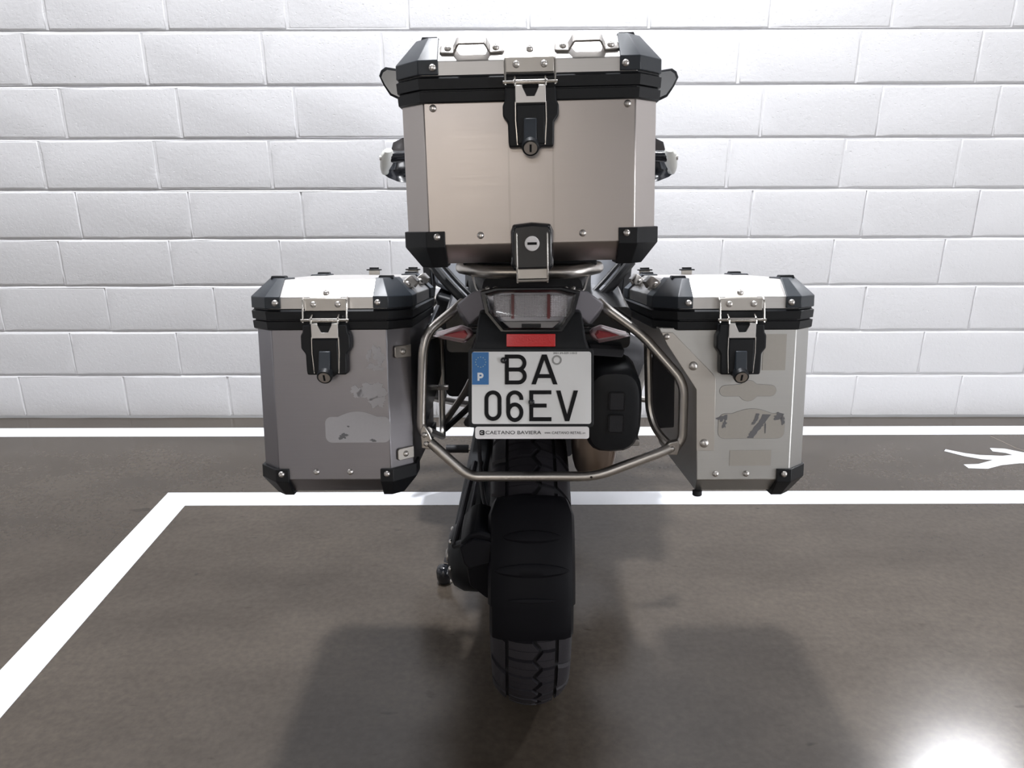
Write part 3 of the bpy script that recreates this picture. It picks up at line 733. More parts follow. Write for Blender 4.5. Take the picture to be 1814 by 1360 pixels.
# shaft drive and swing arm on the left
g = G().lathe([(.020, -.152), (.048, -.150), (.068, -.138), (.080, -.115), (.082, -.085), (.075, -.066), (.060, -.056)], 'x', (0, 1.566, .318), 32)
fd = B('final_drive', g, 'black', smooth=50)
for k in range(6):
    a = 2*PI*k/6; o = link('bolt', BOLT, fd); o.location = Vector((-.143, 1.566-.058*math.cos(a), .318+.058*math.sin(a)))-BO; o.rotation_euler = (0, 0, -PI/2)
B('drive_filler', G().lathe([(.012, -.158), (.016, -.155), (.016, -.148)], 'x', (0, 1.566, .318), 16), 'cast', fd)
g = G().loft([[(-.146, 1.56, .365), (-.075, 1.56, .385), (-.070, 1.56, .290), (-.140, 1.56, .270)], [(-.125, 1.75, .435), (-.068, 1.75, .445), (-.066, 1.75, .345), (-.120, 1.75, .335)], [(-.106, 2.00, .505), (-.052, 2.00, .505), (-.050, 2.00, .40), (-.100, 2.00, .40)]])
B('swing_arm', g, 'black', bevel=.010, seg=3)
for p0, p1 in (((-.132, 1.49, .385), (-.098, 1.74, .470)), ((-.108, 1.48, .400), (-.084, 1.74, .470))):
    B('drive_strut', G().tube([p0, p1], .0065, 8), 'darkgrey')
B('drive_strut', G().tube([(-.134, 1.50, .380), (-.104, 1.48, .402)], .0075, 8), 'darkgrey')
g = G().tube([(-.085, 1.62, .66), (-.078, 1.56, .58), (-.071, 1.50, .523), (-.067, 1.485, .497), (-.054, 1.45, .478)], .0045, 8, .03); B('brake_hose', g, 'darkgrey')
g = G().lathe([(.13, -.056), (.132, -.055), (.132, -.051), (.13, -.050), (.06, -.050), (.06, -.056)], 'x', (0, 1.566, .318), 40); bd = B('brake_disc', g, 'darkgrey')
g = G().box(-.069, -.053, 1.425, 1.475, .428, .492); B('brake_caliper', g, 'gold', bevel=.005)
g = G().tube([(-.105, 1.62, .62), (-.100, 1.72, .60), (-.095, 1.80, .60)], .010, 8); B('mudguard_stay', g, 'black')

# number plate, tilted with the carrier
TP = Matrix.Translation((0.027, 1.22, 0.836)) @ Matrix.Rotation(math.radians(-18.3), 4, 'X')
def PT(g): h = G(); h.v = [tuple(TP @ Vector(p)) for p in g.v]; h.f = g.f; return h
def px8(x, y): return ((x/8+835-942)*.000933, .060-(y/8+612-623)*.000937)
def rrect(x0, x1, z0, z1, r, n=4):
    p = []
    for cx, cz, a in ((x0+r, z0+r, PI), (x1-r, z0+r, 1.5*PI), (x1-r, z1-r, 0), (x0+r, z1-r, PI/2)):
        for k in range(n+1): p.append((cx+r*math.cos(a+PI/2*k/n), cz+r*math.sin(a+PI/2*k/n)))
    return p
hold = B('plate_holder', PT(G().prism(rrect(-.1045, .1030, -.0655, .0655, .006), .0015, .008)), 'black', bevel=.001)
pl = B('licence_plate', PT(G().prism(rrect(-.0985, .0985, -.0595, .0598, .004), -.0012, .0020)), 'plate')
B('country_band', PT(G().prism([(-.0980, .0055), (-.0705, .0055), (-.0705, .0590), (-.0970, .0590), (-.0980, .0575)], -.0017, .0)), 'blue', pl, smooth=0)
cxs, czs = px8(137, 237)
for k in range(12):
    a = 2*PI*k/12; p = []
    for q in range(10):
        rr = .0011 if q % 2 == 0 else .0005; b = PI/2+2*PI*q/10; p.append((cxs+.0084*math.sin(a)+rr*math.cos(b), czs+.0084*math.cos(a)+rr*math.sin(b)))
    B('band_star', PT(G().prism(p, -.0021, -.001)), 'starink', pl, smooth=0)
def stroke(pts, wd, closed=False):
    P = [Vector(p) for p in pts]; n = len(P); L, R = [], []
    for i in range(n):
        pa = P[i-1] if (i or closed) else None; pb = P[(i+1) % n] if (i < n-1 or closed) else None
        a = (P[i]-pa).normalized() if pa is not None else (pb-P[i]).normalized()
        b = (pb-P[i]).normalized() if pb is not None else a
        d = (a+b).normalized(); k = 1/max(.35, d.dot(a)); nr = Vector((-d.y, d.x))
        L.append(P[i]+nr*wd/2*k); R.append(P[i]-nr*wd/2*k)
    g = G()
    for i in range(n if closed else n-1):
        j = (i+1) % n
        g.prism([tuple(L[i]), tuple(L[j]), tuple(R[j]), tuple(R[i])], -.0020, -.0006)
    return g
WD = .0066
def arcp(cx, cz, rx, rz, a0, a1, n=10): return [(cx+rx*math.cos(a0+(a1-a0)*k/n), cz+rz*math.sin(a0+(a1-a0)*k/n)) for k in range(n+1)]
def letter(*gs):
    g = G()
    for k, q in enumerate(gs): g.add([(x, y-.00015*k, z) for x, y, z in q.v], q.f)
    B('plate_letter', PT(g), 'ink', pl, smooth=0)
h = WD/2
x0, z1 = px8(480, 130); x1, z0 = px8(790, 552)                                   # B
zm = px8(0, 342)[1]; xr = x1-h; r1 = (z1-h-zm)/2; r2 = (zm-z0-h)/2
letter(stroke([(x0+h, z0), (x0+h, z1)], WD),
       stroke([(x0, z1-h)]+arcp(xr-r1-.0005, zm+r1, r1, r1, PI/2, -PI/2, 12)+[(x0, zm)], WD),
       stroke([(x0, zm)]+arcp(xr-r2, z0+h+r2, r2, r2, PI/2, -PI/2, 12)+[(x0, z0+h)], WD))
x0, z1 = px8(855, 130); x1, z0 = px8(1225, 552); xa = px8(1038, 0)[0]; zb_ = px8(0, 435)[1]   # A
def bar(*q): return G().prism(list(q), -.0020, -.0006)
wk = WD*1.12
sl = bar((x0, z0), (x0+wk, z0), (xa+.0032, z1), (xa-.0040, z1)); sr = bar((x1-wk, z0), (x1, z0), (xa+.0040, z1), (xa-.0032, z1))
def uz(t): return x0+h+(xa-x0-h)*(t-z0)/(z1-z0)
letter(sl, sr, stroke([(uz(zb_), zb_), (2*xa-uz(zb_)+.000, zb_)], WD))
x0, z1 = px8(190, 635); x1, z0 = px8(432, 1065); r = (x1-x0)/2-h                 # 0
letter(stroke(arcp(x0+h+r, z1-h-r, r, r, 0, PI, 12)+arcp(x0+h+r, z0+h+r, r, r, PI, 2*PI, 12), WD, True))
x0, z1 = px8(498, 635); x1, z0 = px8(742, 1065); r = (x1-x0)/2-h; cx_ = (x0+x1)/2     # 6
zt_ = px8(0, 818)[1]; r6 = (zt_-z0-h)/2
letter(stroke(arcp(cx_, z0+h+r, r, r6, 0, 2*PI, 24)[:-1], WD, True), stroke(arcp(cx_, z1-h-r, r, r, math.radians(-8), PI, 12)+[(cx_-r, z0+h+r)], WD))
x0, z1 = px8(825, 635); x1, z0 = px8(1138, 1070); zm = px8(0, 850)[1]; xm = px8(1070, 0)[0]   # E
letter(stroke([(x0+h, z0), (x0+h, z1)], WD), stroke([(x0, z1-h), (x1, z1-h)], WD), stroke([(x0, zm), (xm, zm)], WD), stroke([(x0, z0+h), (x1, z0+h)], WD))
x0, z1 = px8(1203, 637); x1, z0 = px8(1515, 1070); xa = px8(1360, 0)[0]               # V
letter(bar((x0, z1), (x0+wk, z1), (xa+.0032, z0), (xa-.0036, z0)), bar((x1-wk, z1), (x1, z1), (xa+.0036, z0), (xa-.0032, z0)))
x0, z1 = px8(92, 385); x1, z0 = px8(178, 500); wp = .0032; rp_ = .0031                # P on the band
def white_letter(*gs):
    g = G()
    for k, q in enumerate(gs): g.add([(x, y-.00015*k, z) for x, y, z in q.v], q.f)
    B('band_letter', PT(g), 'whiteink', pl, smooth=0)
white_letter(stroke([(x0+wp/2, z0), (x0+wp/2, z1)], wp), stroke([(x0, z1-wp/2)]+arcp(x1-wp/2-rp_, z1-wp/2-rp_, rp_, rp_, PI/2, -PI/2, 8)+[(x0, z1-wp/2-2*rp_)], wp))
cx_, cz_ = px8(1215, 208)
g = G(); n = 28; rg = [[(cx_+rr*math.cos(2*PI*k/n), y, cz_+rr*math.sin(2*PI*k/n)) for k in range(n)] for rr, y in ((.0052, -.0006), (.0054, -.0017), (.0080, -.0017), (.0083, -.0006))]
B('ring_sticker', PT(g.loft(rg, cap=False)), 'ring', pl)
for p in ((462, 212), (855, 800)):
    x, z = px8(*p); B('plate_screw', PT(G().lathe([(.0052, -.0008), (.0054, -.0030), (.0045, -.0052), (.002, -.0060)], 'y', (x, 0, z), 16)), 'gloss', pl)
def text(parent, body, x, z, height, width, mat, y=-.0022):
    cu = bpy.data.curves.new('lettering', 'FONT'); cu.body = body; cu.size = 1; cu.extrude = .0
    ob = bpy.data.objects.new('lettering', cu); C.objects.link(ob)
    dg = bpy.context.evaluated_depsgraph_get(); me = bpy.data.meshes.new_from_object(ob.evaluated_get(dg))
    vs = [v.co.copy() for v in me.vertices]; fs = [tuple(p.vertices) for p in me.polygons]
    bpy.data.objects.remove(ob); bpy.data.meshes.remove(me)
    a, b = min(v.x for v in vs), max(v.x for v in vs); c, d = min(v.y for v in vs), max(v.y for v in vs)
    g = G(); g.add([(x+(v.x-a)/(b-a)*width, y, z+(v.y-c)/(d-c)*height) for v in vs], fs)
    B('lettering', PT(g), mat, parent, smooth=0)
x0, z1 = px8(1163, 97); x1, z0 = px8(1500, 125); text(pl, '2021.IM-029 11012', x0, z0, z1-z0, x1-x0, 'ink', -.0017)
# dealer strip under the plate
ds = B('dealer_strip', PT(G().prism(rrect(-.0930, .0950, -.0840, -.0640, .004), -.0016, .0020)), 'strip')
x0, z1 = px8(207, 1203); x1, z0 = px8(993, 1253); text(ds, 'CAETANO BAVIERA', x0, z0, z1-z0, x1-x0, 'ink')
x0, z1 = px8(1040, 1225); x1, z0 = px8(1130, 1247); text(ds, 'www.', x0, z0, (z1-z0), x1-x0, 'ink')
x0, z1 = px8(1145, 1214); x1, z0 = px8(1565, 1250); text(ds, 'CAETANO RETAIL', x0, z0, z1-z0, x1-x0, 'ink')
x0, z1 = px8(1572, 1228); x1, z0 = px8(1618, 1252); text(ds, '.pt', x0, z0, z1-z0, x1-x0, 'ink')
x0, z1 = px8(120, 1195); x1, z0 = px8(190, 1265)
B('dealer_emblem', PT(G().prism(rrect(x0, x1, z0, z1, .002), -.0021, -.001)), 'ink', ds, smooth=0)
g = stroke(arcp((x0+x1)/2, (z0+z1)/2, .0022, .0018, .6, 5.6, 10), .0008); g.v = [(a, b-.0004, c) for a, b, c in g.v]; B('emblem_mark', PT(g), 'strip', ds, smooth=0)
# carrier panel above the plate, with the red reflector
g = G().loft([[(-.060, 1.285, .948), (.112, 1.285, .948), (.112, 1.33, .948), (-.060, 1.33, .948)], [(-.067, 1.258, .907), (.119, 1.258, .907), (.119, 1.30, .907), (-.067, 1.30, .907)], [(-.072, 1.251, .893), (.124, 1.251, .893), (.124, 1.30, .893), (-.072, 1.30, .893)],
              [(-.078, 1.247, .878), (.130, 1.247, .878), (.130, 1.29, .878), (-.078, 1.29, .878)], [(-.074, 1.213, .775), (.126, 1.213, .775), (.126, 1.24, .775), (-.074, 1.24, .775)]])
B('plate_carrier', g, 'black', bevel=.004)
TRF = Matrix.Translation((0.0262, 1.250, .909)) @ Matrix.Rotation(math.radians(-20), 4, 'X')
g = G().prism(rrect(-.0405, .0405, -.0105, .0105, .0012), -.003, .010, TRF); B('red_reflector', g, 'red', bevel=.0008)
# tail lamp
tail = [(-.0575, .985), (-.033, .991), (.078, .992), (.109, .985), (.1005, .952), (.079, .921), (-.024, .921), (-.0505, .952)]
tc_ = (BX-.007, .956)
def scl(poly, s, dz=0): return [(tc_[0]+(x-tc_[0])*s, tc_[1]+(z-tc_[1])*s+dz) for x, z in poly]
def slant(z): return 1.262+(z-.92)*.25           # the lamp leans forward towards the top
g = G().loft([[(x, slant(z)+.055, z) for x, z in scl(tail, .88, -.014)], [(x, slant(z)+.006, z) for x, z in tail], [(x, slant(z)-.002, z) for x, z in scl(tail, .985)], [(x, slant(z)-.002, z) for x, z in scl(tail, .90)], [(x, slant(z)+.014, z) for x, z in scl(tail, .86)]])
tl = B('tail_lamp', g, 'gloss', smooth=25)
rf = scl(tail, .875)
g = G().prism([(x, z) for x, z in rf], 0, 0.004); g.v = [(x, slant(z)+.0105+(.004 if y else 0), z) for x, y, z in g.v]
B('lamp_reflector', g, 'lampgrey', tl)
g = G(); nx, nz = 30, 10
for i in range(nx):
    for j in range(nz):
        xa, xb_ = -.036+.124*i/nx, -.036+.124*(i+1)/nx; za, zb2 = .9425+.036*j/nz, .9425+.036*(j+1)/nz
        xm_, zm_ = (xa+xb_)/2, (za+zb2)/2
        if abs(xm_+.004) < .003 or abs(xm_-.056) < .003: continue
        g.add([(xa, slant(za)+.0095, za), (xb_, slant(za)+.0095, za), (xb_, slant(zb2)+.0095, zb2), (xa, slant(zb2)+.0095, zb2), (xm_, slant(zm_)+.0065, zm_)], [(0, 1, 4), (1, 2, 4), (2, 3, 4), (3, 0, 4)])
pr = B('lens_prisms', g, 'reflectorcell', tl, smooth=0); pr['kind'] = 'stuff'
for x in (-.004, .056):
    g = G().box(x-.0025, x+.0025, 0, .008, .941, .980); g.v = [(a, slant(c)+.003+b, c) for a, b, c in g.v]; B('red_divider', g, 'darkred', tl)
g = G().loft([[(-.022, slant(.935)+.012, .936), (.076, slant(.935)+.012, .936), (.066, slant(.924)+.010, .925), (-.012, slant(.924)+.010, .925)], [(-.020, slant(.935)+.006, .935), (.074, slant(.935)+.006, .935), (.062, slant(.924)+.004, .926), (-.008, slant(.924)+.004, .926)]])
B('lamp_lower_reflector', g, 'cast', tl)
g = G().box(.011, .043, slant(.930)-.001, slant(.930)+.006, .9275, .9325); B('lamp_label', g, 'black', tl)
g = G().loft([[(x, slant(z)+.006, z) for x, z in scl(tail, .93)], [(x, slant(z)-.0045, z) for x, z in scl(tail, .91)], [(x, slant(z)-.0085-.010*math.sin(max(0, min(1, (z-.92)/.07))*PI), z) for x, z in scl(tail, .74)]])
B('lamp_lens', g, 'lens', tl, smooth=40)
# grey tail fairings at both sides of the lamp
for s, pts in ((-1, [(-.058, .982), (-.072, .979), (-.099, .957), (-.099, .950), (-.078, .921), (-.050, .945)]), (1, [(.110, .982), (.124, .979), (.152, .958), (.152, .951), (.127, .921), (.100, .945)])):
    e = .045*s
    g = G().loft([[(x, 1.292+abs(x-.026)*.20, z) for x, z in pts], [(x+e*.10, 1.335+abs(x-.026)*.15, z-.012) for x, z in pts], [(x+e*.12, 1.42, z-.040) for x, z in pts]])
    B('tail_fairing', g, 'grey', bevel=.003)
    xt = [(pts[0][0], .9835), (pts[1][0], .981), (pts[2][0]-.002*s, .9585), (pts[2][0]-.004*s, .9535), (pts[0][0], .9535)]
# indicators
for s in (-1, 1):
    c0 = BX-.0055
    def ix(a): return c0+s*a
    o8 = lambda k: [(ix(.1655), .9115, .003), (ix(.150), .9155, .008), (ix(.118), .9250, .010), (ix(.104), .9190, .009), (ix(.0975), .9125, .007), (ix(.104), .9050, .009), (ix(.114), .8985, .010), (ix(.150), .9065, .008)]
    pts = o8(0); cz_ = .912; xc_ = ix(.125)
    g = G().loft([[(x, 1.288, z) for x, z, d in pts], [(x, 1.273, z) for x, z, d in pts], [(x, 1.268, cz_+(z-cz_)*.92) for x, z, d in pts], [(xc_+(x-xc_)*.82, 1.2635, cz_+(z-cz_)*.62) for x, z, d in pts]])
    ind = B('indicator', g, 'pinklens', smooth=25)
    g = G().loft([[(ix(.148), 1.278, .9115), (ix(.112), 1.278, .9195), (ix(.107), 1.278, .912), (ix(.112), 1.278, .9040)], [(ix(.148), 1.2725, .9115), (ix(.114), 1.2710, .917), (ix(.109), 1.2710, .912), (ix(.114), 1.2710, .9065)]])
    B('red_insert', g, 'pinkred', ind, smooth=0)
    B('indicator_back', G().prism([(xc_+(x-xc_)*.97, cz_+(z-cz_)*.95) for x, z, d in pts], 1.281, 1.300), 'lampback', ind, .003)
    g = G().tube([(ix(.102), 1.300, .912), (ix(.085), 1.300, .912), (ix(.070), 1.310, .916)], .0055, 8, .01)
    g.tube([(ix(.108), 1.305, .921), (ix(.090), 1.305, .921), (ix(.086), 1.31, .928)], .0025, 6, .008); B('indicator_stalk', g, 'black', ind)

# steel carrier frame for the side cases
g = G().tube([(-.098, 1.43, .934), (-.112, 1.405, .925), (-.158, 1.375, .893), (-.1675, 1.365, .862), (-.176, 1.357, .714), (-.166, 1.357, .690)], .0088, 12, .03)
cl = B('case_carrier', g, 'steel')
g = G().tube([(-.161, 1.37, .885), (-.168, 1.55, .840), (-.170, 1.74, .800), (-.173, 1.75, .76), (-.175, 1.75, .58), (-.172, 1.72, .545), (-.166, 1.45, .665), (-.164, 1.37, .700)], .0075, 10, .04); B('carrier_loop', g, 'steel', cl)
g = G().prism([(-.1785, .70), (-.170, .70), (-.170, .865), (-.1785, .865)], 1.40, 1.72); B('carrier_plate', g, 'gloss', cl, .002)
g = G().box(-.177, -.150, 1.66, 1.672, .682, .692); B('carrier_tab', g, 'cast', cl, .002)
g = G().tube([(.157, 1.43, .934), (.170, 1.41, .925), (.236, 1.395, .879), (.302, 1.365, .808), (.3105, 1.360, .785), (.3135, 1.356, .690), (.302, 1.356, .672)], .0088, 12, .025); cr_ = B('case_carrier', g, 'steel')
g = G().tube([(.232, 1.398, .884), (.250, 1.42, .862), (.2525, 1.425, .835), (.2595, 1.420, .725), (.270, 1.400, .690), (.292, 1.37, .672)], .0075, 10, .025); B('carrier_loop', g, 'steel', cr_)
g = G().loft([[(.262, 1.425, .845), (.300, 1.395, .800), (.303, 1.385, .700), (.275, 1.405, .690), (.264, 1.42, .730)], [(.262, 1.437, .845), (.300, 1.407, .800), (.303, 1.397, .700), (.275, 1.417, .690), (.264, 1.432, .730)]]); B('carrier_plate', g, 'darkgrey', cr_, .002)
for s, x, zc_ in ((-1, -.1655, .690), (1, .291, .675)):
    T = Matrix.Translation((x, 1.352, zc_))
    g = G().prism([(-.010, -.016), (.008, -.018), (.014, -.008), (.006, .014), (-.004, .032), (-.011, .020)] if s < 0 else [(.014, -.016), (-.010, -.014), (-.016, -.004), (-.004, .010), (.012, .014), (.018, .004)], -.006, .006, T)
    jb = B('joint_bracket', g, 'steel', cl if s < 0 else cr_, .002)
    for d in ((0, -.006), (-.003, .012)) if s < 0 else ((.002, -.002),):
        o = link('bolt', BOLT, jb); o.location = Vector((x+d[0], 1.346, zc_+d[1]))-BO
# cross bar under the plate
g = G().tube([(-.160, 1.350, .686), (-.101, 1.342, .631), (-.080, 1.340, .6195), (.152, 1.340, .6195), (.277, 1.348, .667), (.290, 1.350, .673)], .0094, 12, .03); cb = B('cross_bar', g, 'steel')
B('drain_hole', G().lathe([(.0026, -.0006), (.0026, .002)], 'y', (.1425, 1.3315, .6215), 10), 'ink', cb)

# luggage rack below the top case
g = G().tube([(-.105, 1.53, .982), (-.098, 1.44, .998), (-.055, 1.395, .997), (.110, 1.395, .997), (.153, 1.44, .998), (.160, 1.53, .982)], .0125, 12, .045); rk = B('luggage_rack', g, 'steel')
def under(y, d): return 1.172-.1395-.105*(y-1.29)-d
g = G().loft([[(-.095, y, under(y, .004)), (.150, y, under(y, .004)), (.150, y, under(y, .014)), (-.095, y, under(y, .014))] for y in (1.42, 1.56)])
B('rack_tray', g, 'black', rk, .003)
for s in (-1, 1):
    X = lambda a: BX-.005+s*a
    path = [(X(.112), 1.425, 1.000), (X(.100), 1.405, .966), (X(.094), 1.402, .962), (X(.057), 1.402, .964)]
    rings = []
    for i, p in enumerate(path): rings.append([(p[0], p[1]-.009, p[2]-(.0015 if i > 1 else 0)), (p[0], p[1]+.009, p[2]-(.0015 if i > 1 else 0)), (p[0]-s*(0 if i > 1 else .003), p[1]+.009, p[2]+(.0015 if i > 1 else 0)), (p[0]-s*(0 if i > 1 else .003), p[1]-.009, p[2]+(.0015 if i > 1 else 0))])
    rb = B('rack_bracket', G().loft(rings), 'alu_lid', rk)
    for a in (.064, .078):
        B('rack_bolt', G().lathe([(.004, .962), (.0045, .968), (.002, .970)], 'z', (X(a), 1.402, 0), 10), 'bolt', rb)
# seat and subframe
def sect(y, xa, xb_, za, zb2, r=.02): return [(x+BX, y, z) for x, z in rrect(xa, xb_, za, zb2, r, 3)]
g = G().loft([sect(1.46, -.095, .095, .915, .978), sect(1.50, -.105, .105, .895, .980), sect(1.66, -.130, .130, .880, .968), sect(1.76, -.137, .137, .875, .985), sect(1.90, -.150, .150, .860, .970)]); B('pillion_seat', g, 'seat', smooth=50)
g = G().loft([sect(1.86, -.150, .150, .845, .905), sect(2.05, -.165, .165, .820, .900), sect(2.22, -.130, .130, .815, .890), sect(2.30, -.10, .10, .83, .90)]); B('rider_seat', g, 'seat', smooth=50)
g = G().loft([sect(1.31, -.050, .050, .930, .965, .01), sect(1.42, -.070, .070, .850, .930, .02), sect(1.70, -.105, .105, .740, .885, .02), sect(2.15, -.120, .120, .640, .830, .02)]); B('tail_underside', g, 'black', smooth=40)
for s in (-1, 1):
    X = lambda a: BX+s*a
    g = G().tube([(X(.215), 1.66, .972), (X(.175), 1.63, .930), (X(.115), 1.58, .880)], .0105, 10, .02); B('grab_rail', g, 'black')
    g = G().tube([(X(.205), 1.70, .975), (X(.160), 1.67, .930), (X(.105), 1.62, .885)], .005, 8, .02); B('grab_rail_stay', g, 'black')
# passenger foot peg brackets
g = G().tube([(-.100, 1.72, .690), (-.118, 1.74, .650), (-.172, 1.76, .565)], .011, 10, .02, flat=.6); B('footrest_bracket', g, 'cast')
g = G().tube([(-.085, 1.70, .650), (-.115, 1.73, .610), (-.170, 1.75, .552)], .007, 10, .02); B('footrest_stay', g, 'black')
g = G().tube([(.300, 1.86, .585), (.320, 1.88, .630), (.345, 1.90, .690)], .012, 10, .02, flat=.6).tube([(.25, 1.86, .600), (.36, 1.86, .585)], .008, 8); B('footrest_bracket', g, 'cast')
g = G().tube([(-.185, 1.93, .425), (-.125, 1.93, .425)], .011, 12); fp = B('footrest', g, 'rubber')
g = G().tube([(-.125, 1.93, .425), (-.100, 1.93, .425)], .007, 8).lathe([(.012, 1.915), (.012, 1.945)], 'y', (-.105, 0, .425), 12); B('footrest_pivot', g, 'cast', fp)
g = G().loft([sect(1.84, -.205, -.120, .605, .765, .015), sect(1.98, -.20, -.11, .60, .76, .015)]); B('side_cover', g, 'black', smooth=40)
# exhaust: black end cap and steel can
def ell(y, cx, cz, rx, rz, n=24, p=3.2):
    out = []
    for k in range(n):
        a = 2*PI*k/n; c, s = math.cos(a), math.sin(a)
        out.append((cx+rx*abs(c)**(2/p)*(1 if c > 0 else -1), y, cz+rz*abs(s)**(2/p)*(1 if s > 0 else -1)))
    return out
mc = (.183, .742)
g = G().loft([ell(1.352, mc[0], mc[1], .036, .060), ell(1.356, mc[0], mc[1], .047, .075), ell(1.37, mc[0], mc[1], .0535, .084), ell(1.45, mc[0], mc[1], .056, .088), ell(1.46, mc[0], mc[1], .051, .084)])
ex = B('exhaust_cap', g, 'black', smooth=35)
for z in (.766, .722):
    g = G().prism(rrect(.174, .200, z-.0165, z+.0165, .003), 1.348, 1.362); ou = B('exhaust_outlet', g, 'rubber', ex, .001)
    B('outlet_rim', G().loft([[(x, 1.3475, zz_) for x, zz_ in rrect(.172, .202, z-.0185, z+.0185, .004)], [(x, 1.3475, zz_) for x, zz_ in rrect(.174, .200, z-.0165, z+.0165, .003)]], cap=False), 'gloss', ex, smooth=0)
g = G().box(.212, .236, 1.37, 1.40, .668, .682); B('cap_clip', g, 'cast', ex, .002)
g = G().loft([ell(1.435, mc[0]-.024, mc[1]-.055, .030, .105), ell(1.445, mc[0]-.024, mc[1]-.055, .042, .123), ell(1.465, mc[0]-.022, mc[1]-.055, .048, .130), ell(1.60, mc[0]-.004, mc[1]-.075, .055, .125), ell(1.85, mc[0]-.01, mc[1]-.16, .050, .10), ell(2.02, mc[0]-.03, mc[1]-.26, .035, .06), ell(2.10, mc[0]-.05, mc[1]-.32, .028, .03)]); B('exhaust_can', g, 'exhaust', smooth=50)
g = G().tube([(.130, 2.08, .43), (.12, 2.2, .33), (.10, 2.45, .25), (.12, 2.7, .28), (.25, 2.68, .40)], .024, 12, .1); B('exhaust_pipe', g, 'exhaust')
g = G().loft([[(.140, 1.40, .855), (.205, 1.40, .850), (.205, 1.60, .84), (.140, 1.60, .845)], [(.138, 1.39, .842), (.200, 1.39, .838), (.200, 1.60, .83), (.138, 1.60, .832)]]); B('heat_shield', g, 'darkgrey', bevel=.002)
g = G().loft([sect(1.43, .100, .185, .845, .925, .01), sect(1.72, .11, .20, .80, .91, .01)]); B('side_cover', g, 'gloss', bevel=0, smooth=40)
g = G().loft([sect(1.56, -.175, -.105, .800, .895, .01), sect(1.80, -.18, -.11, .78, .89, .01)]); B('side_cover', g, 'gloss', smooth=40)
# engine, gearbox and boxer cylinders
g = G().loft([sect(1.88, -.13, .13, .42, .66, .04), sect(2.05, -.15, .15, .36, .70, .05), sect(2.30, -.16, .16, .28, .70, .05), sect(2.60, -.15, .15, .26, .66, .05), sect(2.68, -.12, .12, .32, .60, .05)]); en = B('engine_block', g, 'darkgrey', smooth=50)
for s in (-1, 1):
    X = lambda a: BX+s*a
    g = G()
    for k in range(6): g.lathe([(.078, X(.15+.017*k)), (.078, X(.15+.017*k)+.007)], 'x', (0, 2.38, .53), 20)
    g.lathe([(.062, X(.14)), (.062, X(.25))], 'x', (0, 2.38, .53), 20)
    B('cylinder', g, 'black')
    g = G().loft([[(X(.25), y, z) for y, z in rrect(2.27, 2.49, .435, .630, .05, 4)], [(X(.31), y, z) for y, z in rrect(2.27, 2.49, .44, .625, .05, 4)], [(X(.365), y, z) for y, z in rrect(2.30, 2.46, .465, .60, .05, 4)]]); B('cylinder_head', g, 'darkgrey', smooth=45)
    g = G().tube([(X(.10), 2.62, .78), (X(.22), 2.60, .76), (X(.345), 2.52, .66), (X(.405), 2.44, .52), (X(.36), 2.50, .38), (X(.20), 2.60, .31), (X(.08), 2.62, .30)], .0125, 10, .08)
    g.tube([(X(.22), 2.60, .76), (X(.285), 2.30, .86), (X(.33), 2.25, .93), (X(.30), 2.5, 1.0), (X(.16), 2.72, .98)], .0115, 10, .06)
    B('crash_bar', g, 'steel')
# tank with silver side panels and dark trims
g = G().loft([sect(2.26, -.10, .10, .86, .92, .03), sect(2.36, -.17, .17, .84, 1.02, .06), sect(2.52, -.20, .20, .82, 1.07, .07), sect(2.72, -.16, .16, .86, 1.05, .06), sect(2.80, -.10, .10, .90, 1.0, .04)]); B('fuel_tank', g, 'silver', smooth=50)
for s in (-1, 1):
    X = lambda a: BX+s*a
    g = G().loft([[(X(.155), 2.10, .935), (X(.262), 2.14, .925), (X(.255), 2.12, .83), (X(.150), 2.08, .79)], [(X(.195), 2.40, .98), (X(.285), 2.40, .97), (X(.280), 2.40, .82), (X(.185), 2.40, .78)], [(X(.17), 2.75, 1.0), (X(.24), 2.75, .98), (X(.23), 2.75, .84), (X(.15), 2.75, .80)]]); B('tank_panel', g, 'silver', bevel=.012, seg=3)
    g = G().loft([[(X(.262), 2.06, .955), (X(.285), 2.09, .95), (X(.276), 2.08, .80), (X(.250), 2.05, .79)], [(X(.285), 2.40, 1.02), (X(.305), 2.40, 1.0), (X(.295), 2.40, .80), (X(.275), 2.40, .80)]]); B('panel_trim', g, 'black', bevel=.005)
    g = G().loft([[(X(.12), 2.05, .785), (X(.25), 2.08, .815), (X(.24), 2.08, .70), (X(.13), 2.05, .66)], [(X(.12), 2.55, .79), (X(.24), 2.55, .81), (X(.22), 2.55, .64), (X(.13), 2.55, .62)]]); B('lower_panel', g, 'black', bevel=.012, seg=3)
